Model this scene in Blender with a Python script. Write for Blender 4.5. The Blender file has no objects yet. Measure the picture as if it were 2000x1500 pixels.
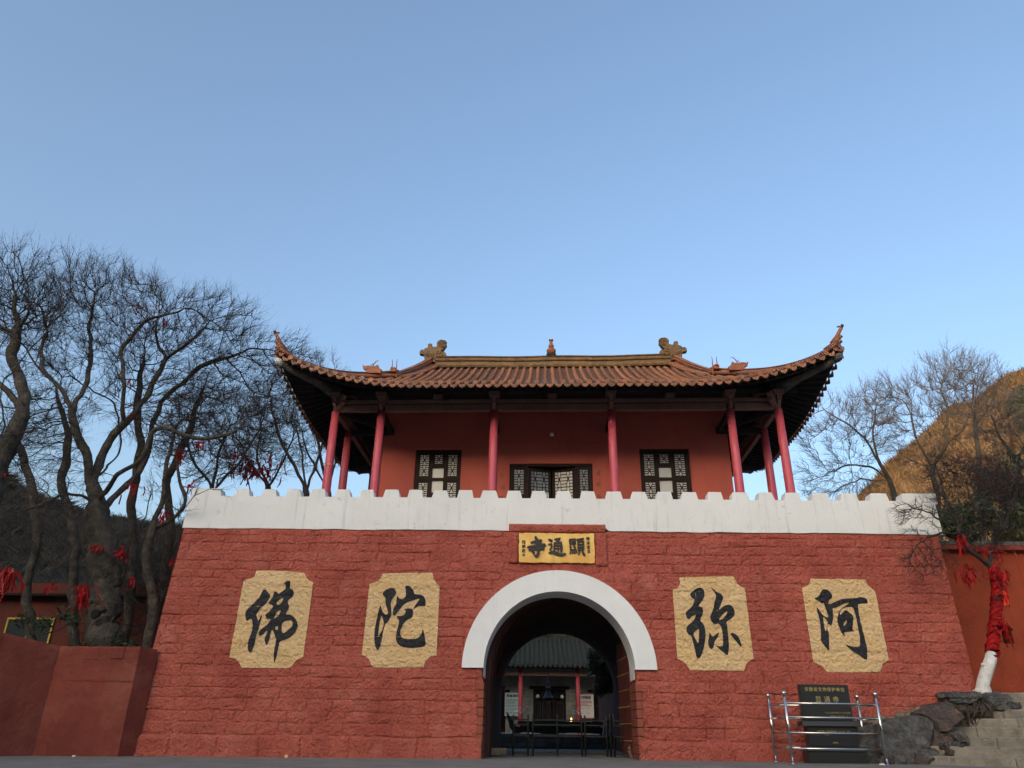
import bpy, math, random
import numpy as np
from mathutils import Vector, Matrix, noise as mnoise
from mathutils.geometry import delaunay_2d_cdt
random.seed(7); rng = np.random.default_rng(7)
R = math.radians
scene = bpy.context.scene
COL = scene.collection

# ---------------------------------------------------------------- camera
cam_d = bpy.data.cameras.new('camera'); cam = bpy.data.objects.new('camera', cam_d); COL.objects.link(cam)
cam_d.sensor_width = 36; cam_d.lens = 26.1; cam_d.clip_end = 3000
cam.matrix_world = Matrix.Translation((0, -16.5, .45)) @ Matrix.Rotation(R(1.3), 4, 'Z') @ Matrix.Rotation(R(90+25.1), 4, 'X') @ Matrix.Rotation(R(.8), 4, 'Z')
scene.camera = cam
# ---------------------------------------------------------------- light
SUN_EL, SUN_AZ = 13.0, 207.0     # azimuth measured clockwise from +Y: behind and to the left of the camera
world = bpy.data.worlds.new('World'); scene.world = world; world.use_nodes = True
wn = world.node_tree; sky = wn.nodes.new('ShaderNodeTexSky'); sky.sky_type = 'NISHITA'; sky.sun_disc = False
sky.sun_elevation = R(SUN_EL); sky.sun_rotation = R(SUN_AZ); sky.air_density = 1.1; sky.dust_density = 7; sky.ozone_density = 2.2
wn.links.new(sky.outputs[0], wn.nodes['Background'].inputs[0]); wn.nodes['Background'].inputs[1].default_value = .15
sl = bpy.data.lights.new('sun', 'SUN'); sun = bpy.data.objects.new('sun', sl); COL.objects.link(sun)
sl.energy = 2.3; sl.angle = R(.5); sl.color = (1, .74, .48)
sdir = Vector((math.sin(R(SUN_AZ))*math.cos(R(SUN_EL)), math.cos(R(SUN_AZ))*math.cos(R(SUN_EL)), math.sin(R(SUN_EL))))
sun.rotation_euler = (-sdir).to_track_quat('-Z', 'Y').to_euler()
vs = scene.view_settings; vs.view_transform = 'Standard'; vs.look = 'None'; vs.gamma = 1; vs.use_curve_mapping = False
vs.exposure = 1.5
scene.cycles.max_bounces = 6; scene.cycles.diffuse_bounces = 4; scene.cycles.transparent_max_bounces = 6
scene.render.film_transparent = False

# ---------------------------------------------------------------- materials
def mat(name, col, rough=.8, col2=None, nscale=3., ncon=(.35, .65), bump=(), metal=0, spec=.3, streak=0, dirt=None, dirt2=None, rnd=0, obj_coords=False, voro=None):
    m = bpy.data.materials.new(name); m.use_nodes = True; nt = m.node_tree; N = nt.nodes; L = nt.links
    b = N['Principled BSDF']; b.inputs['Roughness'].default_value = rough; b.inputs['Metallic'].default_value = metal
    b.inputs['Specular IOR Level'].default_value = spec
    if obj_coords: pos = N.new('ShaderNodeTexCoord').outputs['Object']
    else: pos = N.new('ShaderNodeNewGeometry').outputs['Position']
    def noise(sc, det=5, rgh=.6, vec=None):
        n = N.new('ShaderNodeTexNoise'); n.inputs['Scale'].default_value = sc; n.inputs['Detail'].default_value = det; n.inputs['Roughness'].default_value = rgh
        L.new(vec or pos, n.inputs['Vector']); return n.outputs['Fac']
    def ramp(fac, a, b2):
        r = N.new('ShaderNodeMapRange'); r.inputs[1].default_value = a; r.inputs[2].default_value = b2; L.new(fac, r.inputs[0]); return r.outputs[0]
    def mix(fac, a, c):
        x = N.new('ShaderNodeMix'); x.data_type = 'RGBA'
        if hasattr(fac, 'links'): L.new(fac, x.inputs[0])
        else: x.inputs[0].default_value = fac
        for v, s in ((a, x.inputs[6]), (c, x.inputs[7])):
            if hasattr(v, 'links'): L.new(v, s)
            else: s.default_value = (*v, 1)
        return x.outputs[2]
    out = None
    c = tuple(col); c2 = tuple(col2) if col2 else tuple(v*.8 for v in col)
    out = mix(ramp(noise(nscale), *ncon), c, c2)
    if streak:
        mp = N.new('ShaderNodeMapping'); mp.inputs['Scale'].default_value = (5, 5, .35); L.new(pos, mp.inputs[0])
        s = ramp(noise(1.6, 4, .7, mp.outputs[0]), .56, .78)
        mu = N.new('ShaderNodeMath'); mu.operation = 'MULTIPLY'; L.new(s, mu.inputs[0]); mu.inputs[1].default_value = streak
        out = mix(mu.outputs[0], out, tuple(v*.45 for v in col))
    if dirt:
        s = ramp(noise(dirt[0], 6, .7), dirt[1], dirt[2]); out = mix(s, out, dirt[3])
    if dirt2:
        s = ramp(noise(dirt2[0], 5, .75), dirt2[1], dirt2[2]); out = mix(s, out, dirt2[3])
    if rnd:
        oi = N.new('ShaderNodeObjectInfo'); r = ramp(oi.outputs['Random'], 0, 1)
        h = N.new('ShaderNodeHueSaturation'); mr = N.new('ShaderNodeMapRange'); L.new(oi.outputs['Random'], mr.inputs[0]); mr.inputs[3].default_value = 1-rnd; mr.inputs[4].default_value = 1+rnd
        L.new(mr.outputs[0], h.inputs['Value']); L.new(out, h.inputs['Color']); out = h.outputs[0]
    L.new(out, b.inputs['Base Color'])
    prev = None
    for sc, dist, det in bump:
        bn = N.new('ShaderNodeBump'); bn.inputs['Distance'].default_value = dist; bn.inputs['Strength'].default_value = 1
        L.new(noise(sc, det, .6), bn.inputs['Height'])
        if prev: L.new(prev, bn.inputs['Normal'])
        prev = bn.outputs[0]
    if voro:
        v = N.new('ShaderNodeTexVoronoi'); v.feature = 'SMOOTH_F1' if voro[2] else 'F1'; v.inputs['Scale'].default_value = voro[0]
        wp = N.new('ShaderNodeVectorMath'); wp.operation = 'ADD'; L.new(pos, wp.inputs[0])
        nn = N.new('ShaderNodeTexNoise'); nn.inputs['Scale'].default_value = voro[0]*.8; L.new(pos, nn.inputs['Vector'])
        sc = N.new('ShaderNodeVectorMath'); sc.operation = 'SCALE'; sc.inputs['Scale'].default_value = 1.4/voro[0]; L.new(nn.outputs['Color'], sc.inputs[0]); L.new(sc.outputs[0], wp.inputs[1])
        L.new(wp.outputs[0], v.inputs['Vector'])
        bn = N.new('ShaderNodeBump'); bn.inputs['Distance'].default_value = voro[1]; L.new(v.outputs['Distance'], bn.inputs['Height'])
        if prev: L.new(prev, bn.inputs['Normal'])
        prev = bn.outputs[0]
    if prev: L.new(prev, b.inputs['Normal'])
    return m
M = {}
STONE_BUMP = dict(bump=((9, .030, 5), (24, .042, 6)), voro=(17, -.030, True))
M['red_stone'] = mat('red_stone_paint', (.50, .125, .086), .75, (.37, .080, .055), .9, dirt=(1.6, .52, .78, (.50, .165, .125)), dirt2=(6, .62, .74, (.26, .06, .045)), streak=.22, **STONE_BUMP)
M['cream'] = mat('cream_paint', (.80, .57, .31), .75, (.76, .51, .24), 1.4, dirt=(3.1, .60, .70, (.70, .52, .31)), **STONE_BUMP)
M['ink'] = mat('black_paint', (.020, .020, .024), .42, (.03, .03, .034), 3, **STONE_BUMP)
M['white'] = mat('white_plaster', (.80, .815, .81), .85, (.74, .755, .745), .8, streak=.5, dirt=(5, .62, .74, (.56, .57, .55)), dirt2=(13, .66, .72, (.36, .36, .34)), bump=((2.5, .02, 5), (40, .002, 3)))
M['white_arch'] = mat('white_arch_plaster', (.83, .845, .85), .8, (.77, .785, .79), 1.5, streak=.15, dirt2=(9, .68, .74, (.55, .53, .50)), bump=((3, .012, 4),))
M['red_plaster'] = mat('red_plaster', (.38, .10, .065), .85, (.30, .075, .05), .9, streak=.25, bump=((4, .012, 4), (60, .001, 2)))
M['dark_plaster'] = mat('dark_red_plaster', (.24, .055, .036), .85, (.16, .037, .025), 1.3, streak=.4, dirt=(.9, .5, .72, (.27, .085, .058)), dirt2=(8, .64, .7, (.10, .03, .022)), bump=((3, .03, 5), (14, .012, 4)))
M['orange_plaster'] = mat('orange_red_plaster', (.36, .068, .026), .85, (.25, .042, .019), .9, streak=.4, dirt2=(9, .64, .7, (.17, .04, .02)), bump=((3, .025, 5), (16, .010, 4)))
M['pav_wall'] = mat('pavilion_plaster', (.56, .138, .104), .85, (.49, .115, .086), .8, streak=.2, bump=((5, .004, 4),))
M['pink'] = mat('pink_red_lacquer', (.62, .105, .15), .42, (.56, .09, .13), 2, spec=.4, streak=.12)
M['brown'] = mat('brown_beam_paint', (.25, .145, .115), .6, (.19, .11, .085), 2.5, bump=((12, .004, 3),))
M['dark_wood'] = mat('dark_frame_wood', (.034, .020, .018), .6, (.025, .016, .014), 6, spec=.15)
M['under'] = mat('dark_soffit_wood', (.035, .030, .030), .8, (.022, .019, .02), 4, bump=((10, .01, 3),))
M['grey_wood'] = mat('weathered_grey_wood', (.16, .145, .13), .85, (.08, .07, .065), 5, bump=((14, .015, 4),))
M['pane'] = mat('paper_white_pane', (.62, .63, .60), .25, (.55, .57, .55), 2, spec=.5)
M['pane_grey'] = mat('grey_pane', (.25, .28, .30), .2, (.2, .22, .24), 2, spec=.5)
M['tile'] = mat('orange_glazed_tile', (.34, .122, .048), .5, (.18, .074, .038), 4, rnd=.3, dirt=(9, .52, .68, (.20, .12, .085)), dirt2=(16, .60, .68, (.34, .27, .22)), bump=((25, .01, 3),), spec=.45)
M['pan'] = mat('pan_tile', (.16, .075, .04), .7, (.08, .045, .03), 9, dirt=(14, .52, .68, (.08, .06, .045)), bump=((30, .02, 3),))
M['ridge'] = mat('olive_ochre_glaze', (.24, .135, .055), .5, (.13, .080, .036), 6, dirt=(6, .56, .72, (.11, .085, .05)), bump=((14, .015, 4),), rnd=.12)
M['terracotta'] = mat('terracotta', (.38, .12, .055), .5, (.26, .09, .05), 7, bump=((20, .01, 3),))
M['grey_tile'] = mat('grey_clay_tile', (.032, .034, .031), .9, (.016, .024, .022), 5, dirt=(8, .5, .7, (.018, .02, .017)), bump=((20, .02, 4),))
M['grey_brick'] = mat('grey_brick', (.22, .22, .205), .9, (.15, .152, .145), 5, rnd=.25, bump=((30, .006, 3),))
M['step_stone'] = mat('step_stone', (.29, .26, .21), .9, (.18, .165, .135), 3.5, streak=.65, dirt=(5, .55, .75, (.11, .10, .08)), dirt2=(11, .6, .7, (.36, .34, .29)), bump=((18, .012, 5),))
M['pave'] = mat('grey_paving', (.21, .20, .18), .85, (.15, .143, .13), 1.5, dirt=(4, .6, .75, (.17, .165, .155)), bump=((8, .01, 4), (60, .003, 3)))
M['earth'] = mat('brown_earth', (.09, .07, .05), .95, (.06, .048, .035), 2, bump=((6, .05, 5),))
M['rock'] = mat('grey_schist_rock', (.25, .245, .23), .85, (.08, .08, .078), 6, dirt=(3.2, .5, .7, (.15, .115, .095)), bump=((8, .14, 8), (30, .09, 6)))
M['rock_red'] = mat('red_stained_rock', (.24, .155, .13), .85, (.12, .10, .09), 6, dirt=(3.5, .45, .6, (.12, .10, .085)), bump=((8, .14, 8), (30, .09, 6)))
M['rock_tan'] = mat('tan_rubble', (.26, .20, .14), .9, (.14, .11, .08), 5, bump=((15, .03, 4),), rnd=.25)
M['bark'] = mat('grey_brown_bark', (.13, .112, .088), .9, (.055, .047, .038), 5, dirt=(11, .55, .7, (.035, .03, .025)), bump=((9, .09, 6), (30, .04, 4)))
M['twig'] = mat('dark_twig', (.060, .050, .046), .9, (.04, .034, .032), 6)
M['bark_dark'] = mat('dark_bark', (.055, .046, .04), .9, (.03, .026, .023), 5, bump=((14, .03, 4),))
M['twig_far'] = mat('far_twig', (.085, .072, .068), .9, (.06, .052, .05), 6)
M['limewash'] = mat('lime_wash', (.72, .71, .68), .9, (.60, .59, .56), 6, dirt=(9, .6, .75, (.35, .33, .3)), bump=((12, .03, 5),))
M['ribbon'] = mat('red_ribbon', (.42, .010, .010), .6, (.28, .008, .010), 8, rnd=.35, spec=.15)
M['ribbon_dark'] = mat('dark_red_ribbon', (.22, .008, .010), .6, (.14, .006, .008), 8, spec=.15)
M['ribbon_pale'] = mat('faded_ribbon', (.50, .10, .09), .6, (.42, .04, .04), 8)
M['ribbon_orange'] = mat('orange_ribbon', (.85, .09, .03), .4, (.7, .05, .02), 8)
M['gold'] = mat('gold_leaf_plaque', (.92, .60, .16), .36, (.74, .40, .07), 2.2, streak=.45, spec=.6, bump=((30, .004, 3),), dirt=(3, .6, .75, (.9, .66, .28)))
M['charcoal'] = mat('charcoal_paint', (.035, .035, .038), .5)
M['steel'] = mat('polished_steel', (.62, .62, .60), .16, (.55, .55, .54), 10, metal=1)
M['granite'] = mat('black_granite', (.018, .021, .021), .28, (.028, .03, .03), 60, spec=.5)
M['gold_text'] = mat('gold_lettering', (.50, .40, .14), .4, spec=.5)
M['iron'] = mat('dark_cast_iron', (.045, .048, .046), .6, (.025, .027, .026), 8, bump=((20, .01, 3),))
M['black_metal'] = mat('black_metal', (.02, .023, .023), .4)
M['board_blue'] = mat('pale_blue_board', (.38, .50, .55), .5, (.34, .46, .5), 2)
M['board_white'] = mat('white_board', (.62, .58, .54), .5, (.56, .52, .48), 2)
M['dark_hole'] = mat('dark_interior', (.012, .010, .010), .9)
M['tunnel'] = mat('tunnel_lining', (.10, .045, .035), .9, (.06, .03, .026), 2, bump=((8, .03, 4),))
M['jamb'] = mat('jamb_red_brown', (.30, .085, .05), .6, (.22, .06, .038), 3, bump=((14, .01, 3),))
M['door_red'] = mat('door_dark_red', (.13, .028, .02), .5, (.09, .02, .016), 3)
M['brass'] = mat('brass_stud', (.42, .29, .09), .45, metal=.6)
M['leaf'] = mat('evergreen_leaf', (.045, .068, .028), .6, (.028, .045, .02), 6, rnd=.1)
M['leaf_olive'] = mat('olive_leaf', (.075, .085, .030), .6, (.04, .052, .02), 6)
M['pine'] = mat('dark_conifer', (.025, .042, .022), .8, (.018, .03, .016), 4)
M['red_leaf'] = mat('dull_red_leaf', (.12, .035, .03), .7, (.07, .025, .024), 4)
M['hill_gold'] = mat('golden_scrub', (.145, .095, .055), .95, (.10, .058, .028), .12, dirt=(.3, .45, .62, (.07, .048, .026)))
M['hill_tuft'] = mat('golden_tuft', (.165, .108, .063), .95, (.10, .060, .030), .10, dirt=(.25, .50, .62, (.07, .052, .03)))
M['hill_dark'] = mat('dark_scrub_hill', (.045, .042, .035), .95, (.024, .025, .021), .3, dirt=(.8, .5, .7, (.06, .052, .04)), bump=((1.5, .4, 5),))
M['scrub'] = mat('grey_scrub', (.062, .056, .048), .95, (.035, .033, .028), .8)
M['yellow_trim'] = mat('yellow_trim', (.55, .40, .06), .6)
M['dark_glass'] = mat('dark_glass', (.04, .05, .05), .15, spec=.6)
M['shaded_house_plaster'] = mat('shade_darkened_red_plaster', (.12, .034, .024), .9, (.09, .026, .02), 1.2, streak=.4, dirt2=(7, .6, .7, (.06, .025, .02)))  # red lowered in the base colour to stand in for dense shade on the house
M['globe'] = mat('frosted_globe', (.8, .78, .74), .3, (.7, .68, .65), 5)
M['hall_column'] = mat('dull_red_lacquer', (.42, .055, .07), .5, (.36, .05, .06), 2)
M['platform'] = mat('grey_platform_stone', (.42, .43, .40), .9, (.28, .29, .27), 5, rnd=.3, bump=((20, .02, 4),))
M['faint'] = mat('faint_ochre_marks', (.30, .145, .07), .85)
M['paper'] = mat('white_litter', (.7, .68, .6), .8)
M['text_dark'] = mat('dark_print', (.05, .06, .07), .6)
M['text_red'] = mat('red_print', (.45, .06, .05), .6)
M['sticker'] = mat('pink_sticker', (.62, .25, .25), .5)
M['flame'] = bpy.data.materials.new('flame'); M['flame'].use_nodes = True
_b = M['flame'].node_tree.nodes['Principled BSDF']; _b.inputs['Emission Color'].default_value = (1, .45, .12, 1); _b.inputs['Emission Strength'].default_value = 1.6; _b.inputs['Base Color'].default_value = (.6, .2, .05, 1)

# ---------------------------------------------------------------- helpers
class MB:
    def __init__(s): s.v = []; s.f = []
    def add(s, vs_, fs):
        n = len(s.v); s.v += [tuple(map(float, p)) for p in vs_]; s.f += [tuple(i+n for i in f) for f in fs]; return s
    def box(s, x0, x1, y0, y1, z0, z1, mtx=None, taper=0):
        t = taper
        vs_ = [(x0, y0, z0), (x1, y0, z0), (x1, y1, z0), (x0, y1, z0), (x0+t, y0+t, z1), (x1-t, y0+t, z1), (x1-t, y1-t, z1), (x0+t, y1-t, z1)]
        if mtx is not None: vs_ = [mtx @ Vector(p) for p in vs_]
        return s.add(vs_, [(0, 3, 2, 1), (4, 5, 6, 7), (0, 1, 5, 4), (1, 2, 6, 5), (2, 3, 7, 6), (3, 0, 4, 7)])
    def prism(s, poly, axis, a0, a1):   # poly in the plane normal to axis ('y': (x,z), 'x': (y,z), 'z': (x,y))
        n = len(poly)
        def P(p, a): return (p[0], a, p[1]) if axis == 'y' else (a, p[0], p[1]) if axis == 'x' else (p[0], p[1], a)
        vs_ = [P(p, a0) for p in poly]+[P(p, a1) for p in poly]
        return s.add(vs_, [tuple(range(n)), tuple(range(2*n-1, n-1, -1))]+[(i, i+n, (i+1) % n+n, (i+1) % n) for i in range(n)])
    def tube(s, pts, rad, n=8, cap=True, wob=None):
        pts = [Vector(p) for p in pts]
        if not hasattr(rad, '__len__'): rad = [rad]*len(pts)
        t = (pts[1]-pts[0]).normalized(); u = t.orthogonal().normalized(); vs_ = []
        for i, p in enumerate(pts):
            a = pts[max(i-1, 0)]; b = pts[min(i+1, len(pts)-1)]; t = (b-a).normalized()
            u = (u-t*u.dot(t)); u = u.normalized() if u.length > 1e-6 else t.orthogonal().normalized(); w = t.cross(u)
            for k in range(n):
                q = p+(u*math.cos(2*math.pi*k/n)+w*math.sin(2*math.pi*k/n))*rad[i]
                if wob: q = wob(q, p, rad[i])
                vs_.append(q)
        fs = [(i*n+k, i*n+(k+1) % n, (i+1)*n+(k+1) % n, (i+1)*n+k) for i in range(len(pts)-1) for k in range(n)]
        if cap: fs += [tuple(range(n-1, -1, -1)), tuple(range((len(pts)-1)*n, len(pts)*n))]
        return s.add(vs_, fs)
    def lathe(s, prof, c=(0, 0, 0), n=16):
        vs_ = []
        for r, z in prof:
            for k in range(n): vs_.append((c[0]+r*math.cos(2*math.pi*k/n), c[1]+r*math.sin(2*math.pi*k/n), c[2]+z))
        fs = [(i*n+k, i*n+(k+1) % n, (i+1)*n+(k+1) % n, (i+1)*n+k) for i in range(len(prof)-1) for k in range(n)]
        fs += [tuple(range(n-1, -1, -1)), tuple(range((len(prof)-1)*n, len(prof)*n))]
        return s.add(vs_, fs)
    def bar(s, a, b, w, h):      # square bar from a to b
        a = Vector(a); b = Vector(b); d = (b-a); l = d.length; d.normalize()
        up = Vector((0, 0, 1)) if abs(d.z) < .95 else Vector((0, 1, 0))
        r = d.cross(up).normalized(); up = r.cross(d)
        m = Matrix((( r.x, d.x, up.x, a.x), (r.y, d.y, up.y, a.y), (r.z, d.z, up.z, a.z), (0, 0, 0, 1)))
        return s.box(-w/2, w/2, 0, l, -h/2, h/2, m)
    def mesh(s, name, material, smooth=False, bevel=0):
        me = bpy.data.meshes.new(name); me.from_pydata(s.v, [], s.f); me.update()
        for m_ in (material if isinstance(material, (list, tuple)) else [material]): me.materials.append(m_)
        if smooth: me.polygons.foreach_set('use_smooth', [True]*len(me.polygons))
        return me
def link(name, me, parent=None, loc=None, rot=None, scale=None):
    o = bpy.data.objects.new(name, me); COL.objects.link(o)
    if parent: o.parent = parent
    if loc is not None: o.location = loc
    if rot is not None: o.rotation_euler = rot
    if scale is not None: o.scale = scale
    return o
def part(name, mb, material, parent, smooth=False, **k):
    return link(name, mb.mesh(name, material, smooth), parent, **k)
def bev(o, w=.01, seg=1):
    m = o.modifiers.new('bevel', 'BEVEL'); m.width = w; m.segments = seg; m.limit_method = 'ANGLE'; m.angle_limit = R(40); return o
def tag(o, label=None, cat=None, group=None, kind=None):
    if label: o['label'] = label
    if cat: o['category'] = cat
    if group: o['group'] = group
    if kind: o['kind'] = kind
    return o
def thing(name, label, cat, loc=(0, 0, 0), rz=0, group=None):
    o = bpy.data.objects.new(name, None); COL.objects.link(o); o.location = loc; o.rotation_euler = (0, 0, rz); o.empty_display_size = .2
    return tag(o, label, cat, group)
def np_mesh(name, V, Q, material, smooth=False):
    me = bpy.data.meshes.new(name); me.vertices.add(len(V)); me.vertices.foreach_set('co', np.asarray(V, np.float32).ravel())
    k = Q.shape[1]; me.loops.add(Q.size); me.loops.foreach_set('vertex_index', Q.astype(np.int32).ravel())
    me.polygons.add(len(Q)); me.polygons.foreach_set('loop_start', (np.arange(len(Q))*k).astype(np.int32)); me.polygons.foreach_set('loop_total', np.full(len(Q), k, np.int32))
    me.materials.append(material); me.update(calc_edges=True)
    if smooth: me.polygons.foreach_set('use_smooth', [True]*len(Q))
    return me
def _h(i, j, s):
    n = (i*374761393+j*668265263+s*982451653) & 0x7fffffff; n = ((n ^ (n >> 13))*1274126177) & 0x7fffffff
    return ((n ^ (n >> 16)) & 0xffff)/65535.
def vnoise(x, y, s=0):          # smooth value noise, vectorised, -1..1
    x = np.asarray(x, float); y = np.asarray(y, float); i = np.floor(x).astype(np.int64); j = np.floor(y).astype(np.int64)
    fx = x-i; fy = y-j; fx = fx*fx*(3-2*fx); fy = fy*fy*(3-2*fy)
    a = _h(i, j, s); b = _h(i+1, j, s); c = _h(i, j+1, s); d = _h(i+1, j+1, s)
    return 2*((a*(1-fx)+b*fx)*(1-fy)+(c*(1-fx)+d*fx)*fy)-1
def text_mesh(body, size, material, extrude=.004, bold=0, name='lettering', align='CENTER', spacing=1):
    cu = bpy.data.curves.new('t', 'FONT'); cu.body = body; cu.size = size; cu.extrude = extrude; cu.offset = bold; cu.align_x = align; cu.align_y = 'CENTER'; cu.resolution_u = 3; cu.space_character = spacing
    o = bpy.data.objects.new('t', cu); COL.objects.link(o); dg = bpy.context.evaluated_depsgraph_get()
    me = bpy.data.meshes.new_from_object(o.evaluated_get(dg)); me.name = name; me.materials.clear(); me.materials.append(material)
    bpy.data.objects.remove(o); bpy.data.curves.remove(cu); return me
FRONT = (R(90), 0, 0)            # text facing the camera (-Y)

# ---------------------------------------------------------------- terrain and ground
def structure(name, me): o = link(name, me); o['kind'] = 'structure'; return o
g = MB(); g.add([(-900, -900, -.4), (900, -900, -.4), (900, 900, -.4), (-900, 900, -.4)], [(0, 1, 2, 3)]); structure('ground', g.mesh('ground', M['earth']))
def gz(x): return -.04+.0052*(x-.5)
xs = np.linspace(-30, 30, 61); ys = np.concatenate([np.linspace(-40, -3, 14), np.linspace(-2.5, 60, 60)])
X, Y = np.meshgrid(xs, ys); Z = gz(X)+.006*vnoise(X*1.3, Y*1.3)
idx = np.arange(X.size).reshape(X.shape); Q = np.stack([idx[:-1, :-1], idx[:-1, 1:], idx[1:, 1:], idx[1:, :-1]], -1).reshape(-1, 4)
structure('pavement', np_mesh('pavement', np.stack([X, Y, Z], -1).reshape(-1, 3), Q, M['pave']))

def hill(name, x0, x1, y0, y1, n, zf, material):
    xs = np.linspace(x0, x1, n); ys = np.linspace(y0, y1, n); X, Y = np.meshgrid(xs, ys); Z = zf(X, Y)
    idx = np.arange(X.size).reshape(X.shape); Q = np.stack([idx[:-1, :-1], idx[:-1, 1:], idx[1:, 1:], idx[1:, :-1]], -1).reshape(-1, 4)
    return structure(name, np_mesh(name, np.stack([X, Y, Z], -1).reshape(-1, 3), Q, material, True))
# sunlit hill to the right: a ridge that climbs towards the right
SIL = [(54.3,40.0),(66.4,45.2),(70.1,48.1),(75.9,51.4),(82.2,56.3),(90.1,63.3),(98.0,68.7),(103.7,71.8),(107.8,73.1)]
def zf_gold(X, Y):
    sx = [a for a, b in SIL]+[SIL[-1][0]+60, SIL[-1][0]+260]; sz = [b for a, b in SIL]+[SIL[-1][1]+22, SIL[-1][1]+10]
    crest = np.interp(X-(Y-130)*.15, [sx[0]-60]+sx, [sz[0]-45]+sz)
    d = Y-130
    z = crest*np.where(d < 0, np.clip(1+d/92., 0, 1)**.85, np.clip(1-d/200., 0, 1))
    return z+1.6*vnoise(X/7, Y/7, 3)+.8*vnoise(X/3, Y/3, 4)-.6
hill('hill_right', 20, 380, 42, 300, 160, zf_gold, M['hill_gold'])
def spikes(name, P, H, W, material, k=4, lean=.25):
    n = len(P); V = []; F = []
    P = np.asarray(P); H = np.asarray(H)
    a = rng.uniform(0, 2*np.pi, (n, k)); l = rng.uniform(.15, 1, (n, k))*lean; hh = H[:, None]*rng.uniform(.6, 1.1, (n, k)); w = W*H[:, None]
    base = P[:, None, :]+np.stack([np.cos(a)*w*.8, np.sin(a)*w*.8, 0*a], -1)
    tip = base+np.stack([np.cos(a)*l*hh, np.sin(a)*l*hh, hh], -1)
    s = np.stack([-np.sin(a)*w, np.cos(a)*w, 0*a-.1], -1)
    V = np.stack([base-s, base+s, tip], 2).reshape(-1, 3); F = np.arange(len(V)).reshape(-1, 3)
    o = link(name, np_mesh(name, V, F, material)); o['kind'] = 'stuff'; return o
n = 90000; px = rng.uniform(25, 150, n); py = 130+rng.uniform(-75, 8, n); pz = zf_gold(px, py)
ok = pz > 8; spikes('dry_scrub', np.stack([px, py, pz-.3], -1)[ok], rng.uniform(.5, 1.7, ok.sum())*(.7+.5*np.abs(vnoise(px[ok]/6, py[ok]/6, 31))), .14, M['hill_tuft'], 4, 1.3)
# shaded hill to the left
SILL = [(-60.6,24.8),(-52.3,22.8),(-47.1,21.3),(-44.0,20.2),(-41.4,19.0),(-38.3,17.7),(-35.0,17.1),(-30.0,16.8),(-24.0,15.6)]
def zf_dark(X, Y):
    crest = np.interp(X, [SILL[0][0]-40]+[a for a, b in SILL]+[SILL[-1][0]+14], [SILL[0][1]+10]+[b for a, b in SILL]+[SILL[-1][1]-9])
    d = Y-46; fade = np.clip((-13-X)/7., 0, 1)
    return fade*crest*np.where(d < 0, np.clip(1+d/34., 0, 1)**.8, np.clip(1-d/90., 0, 1))-1.2*(1-fade)+.7*vnoise(X/4, Y/4, 5)+.35*vnoise(X/1.4, Y/1.4, 6)-.8
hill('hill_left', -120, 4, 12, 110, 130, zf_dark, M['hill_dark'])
n = 42000; px = rng.uniform(-66, -12, n); py = rng.uniform(20, 50, n); pz = zf_dark(px, py)
ok = pz > 1.5; spikes('hill_undergrowth', np.stack([px, py, pz-.2], -1)[ok], rng.uniform(.4, 1.5, ok.sum())*.6, .016, M['scrub'], 9, 2.0)
# unseen mountain added behind the viewer, shaped to keep the gate in shade
def zf_back(X, Y):
    r = np.hypot(X, Y+16); th = np.degrees(np.arctan2(X, Y+16)) % 360
    az = np.clip(1-np.abs((th-222)/78.)**6, 0, 1)
    return (51+15*np.clip((th-214)/14., 0, 1)+2*vnoise(th/9, r*0, 9))*az*np.clip(1-np.abs(r-125)/85., 0, 1)**.8-1.5+1.5*vnoise(X/9, Y/9, 8)
hill('shade_hill_behind', -230, 80, -230, 60, 90, zf_back, M['hill_dark'])

# ---------------------------------------------------------------- gate wall
ARCX, SPR, RIN, ROUT = .69, 1.65, 1.58, 2.03
WL = lambda z: -8.03+.045*z
WR = lambda z: 9.20+0*z
TOP = 4.57
YF = lambda z: .03*z
gate = thing('gate_wall', 'long red painted stone gate base with white battlements, round archway and four cream character panels', 'gatehouse')
crs = [-.25, .33]
while crs[-1] < TOP-.12:
    h = .235-.013*len(crs)/6+random.uniform(-.02, .02); crs.append(crs[-1]+h)
crs[-1] = TOP
JO = []; BS = []; SLN = []
for c in range(len(crs)-1):
    x = -8.6+random.uniform(0, .5); js = [x]
    big = c == 0
    while x < 9.8:
        x += random.uniform(.75, 1.5) if big else random.choice((random.uniform(.34, .55), random.uniform(.5, .85))); js.append(x)
    JO.append(np.array(js)); BS.append(rng.uniform(-.014, .014, len(js)+1)); SLN.append(rng.uniform(-.12, .12, len(js)))
crs = np.array(crs)
def cz(k, x): return crs[k]+.014*vnoise(np.asarray(x)*1.7, 0*np.asarray(x)+k*3.3, 2)+.008*vnoise(np.asarray(x)*5, 0*np.asarray(x)+k*7.3, 3)
def sm(t): t = np.clip(t, 0, 1); return t*t*(3-2*t)
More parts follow.
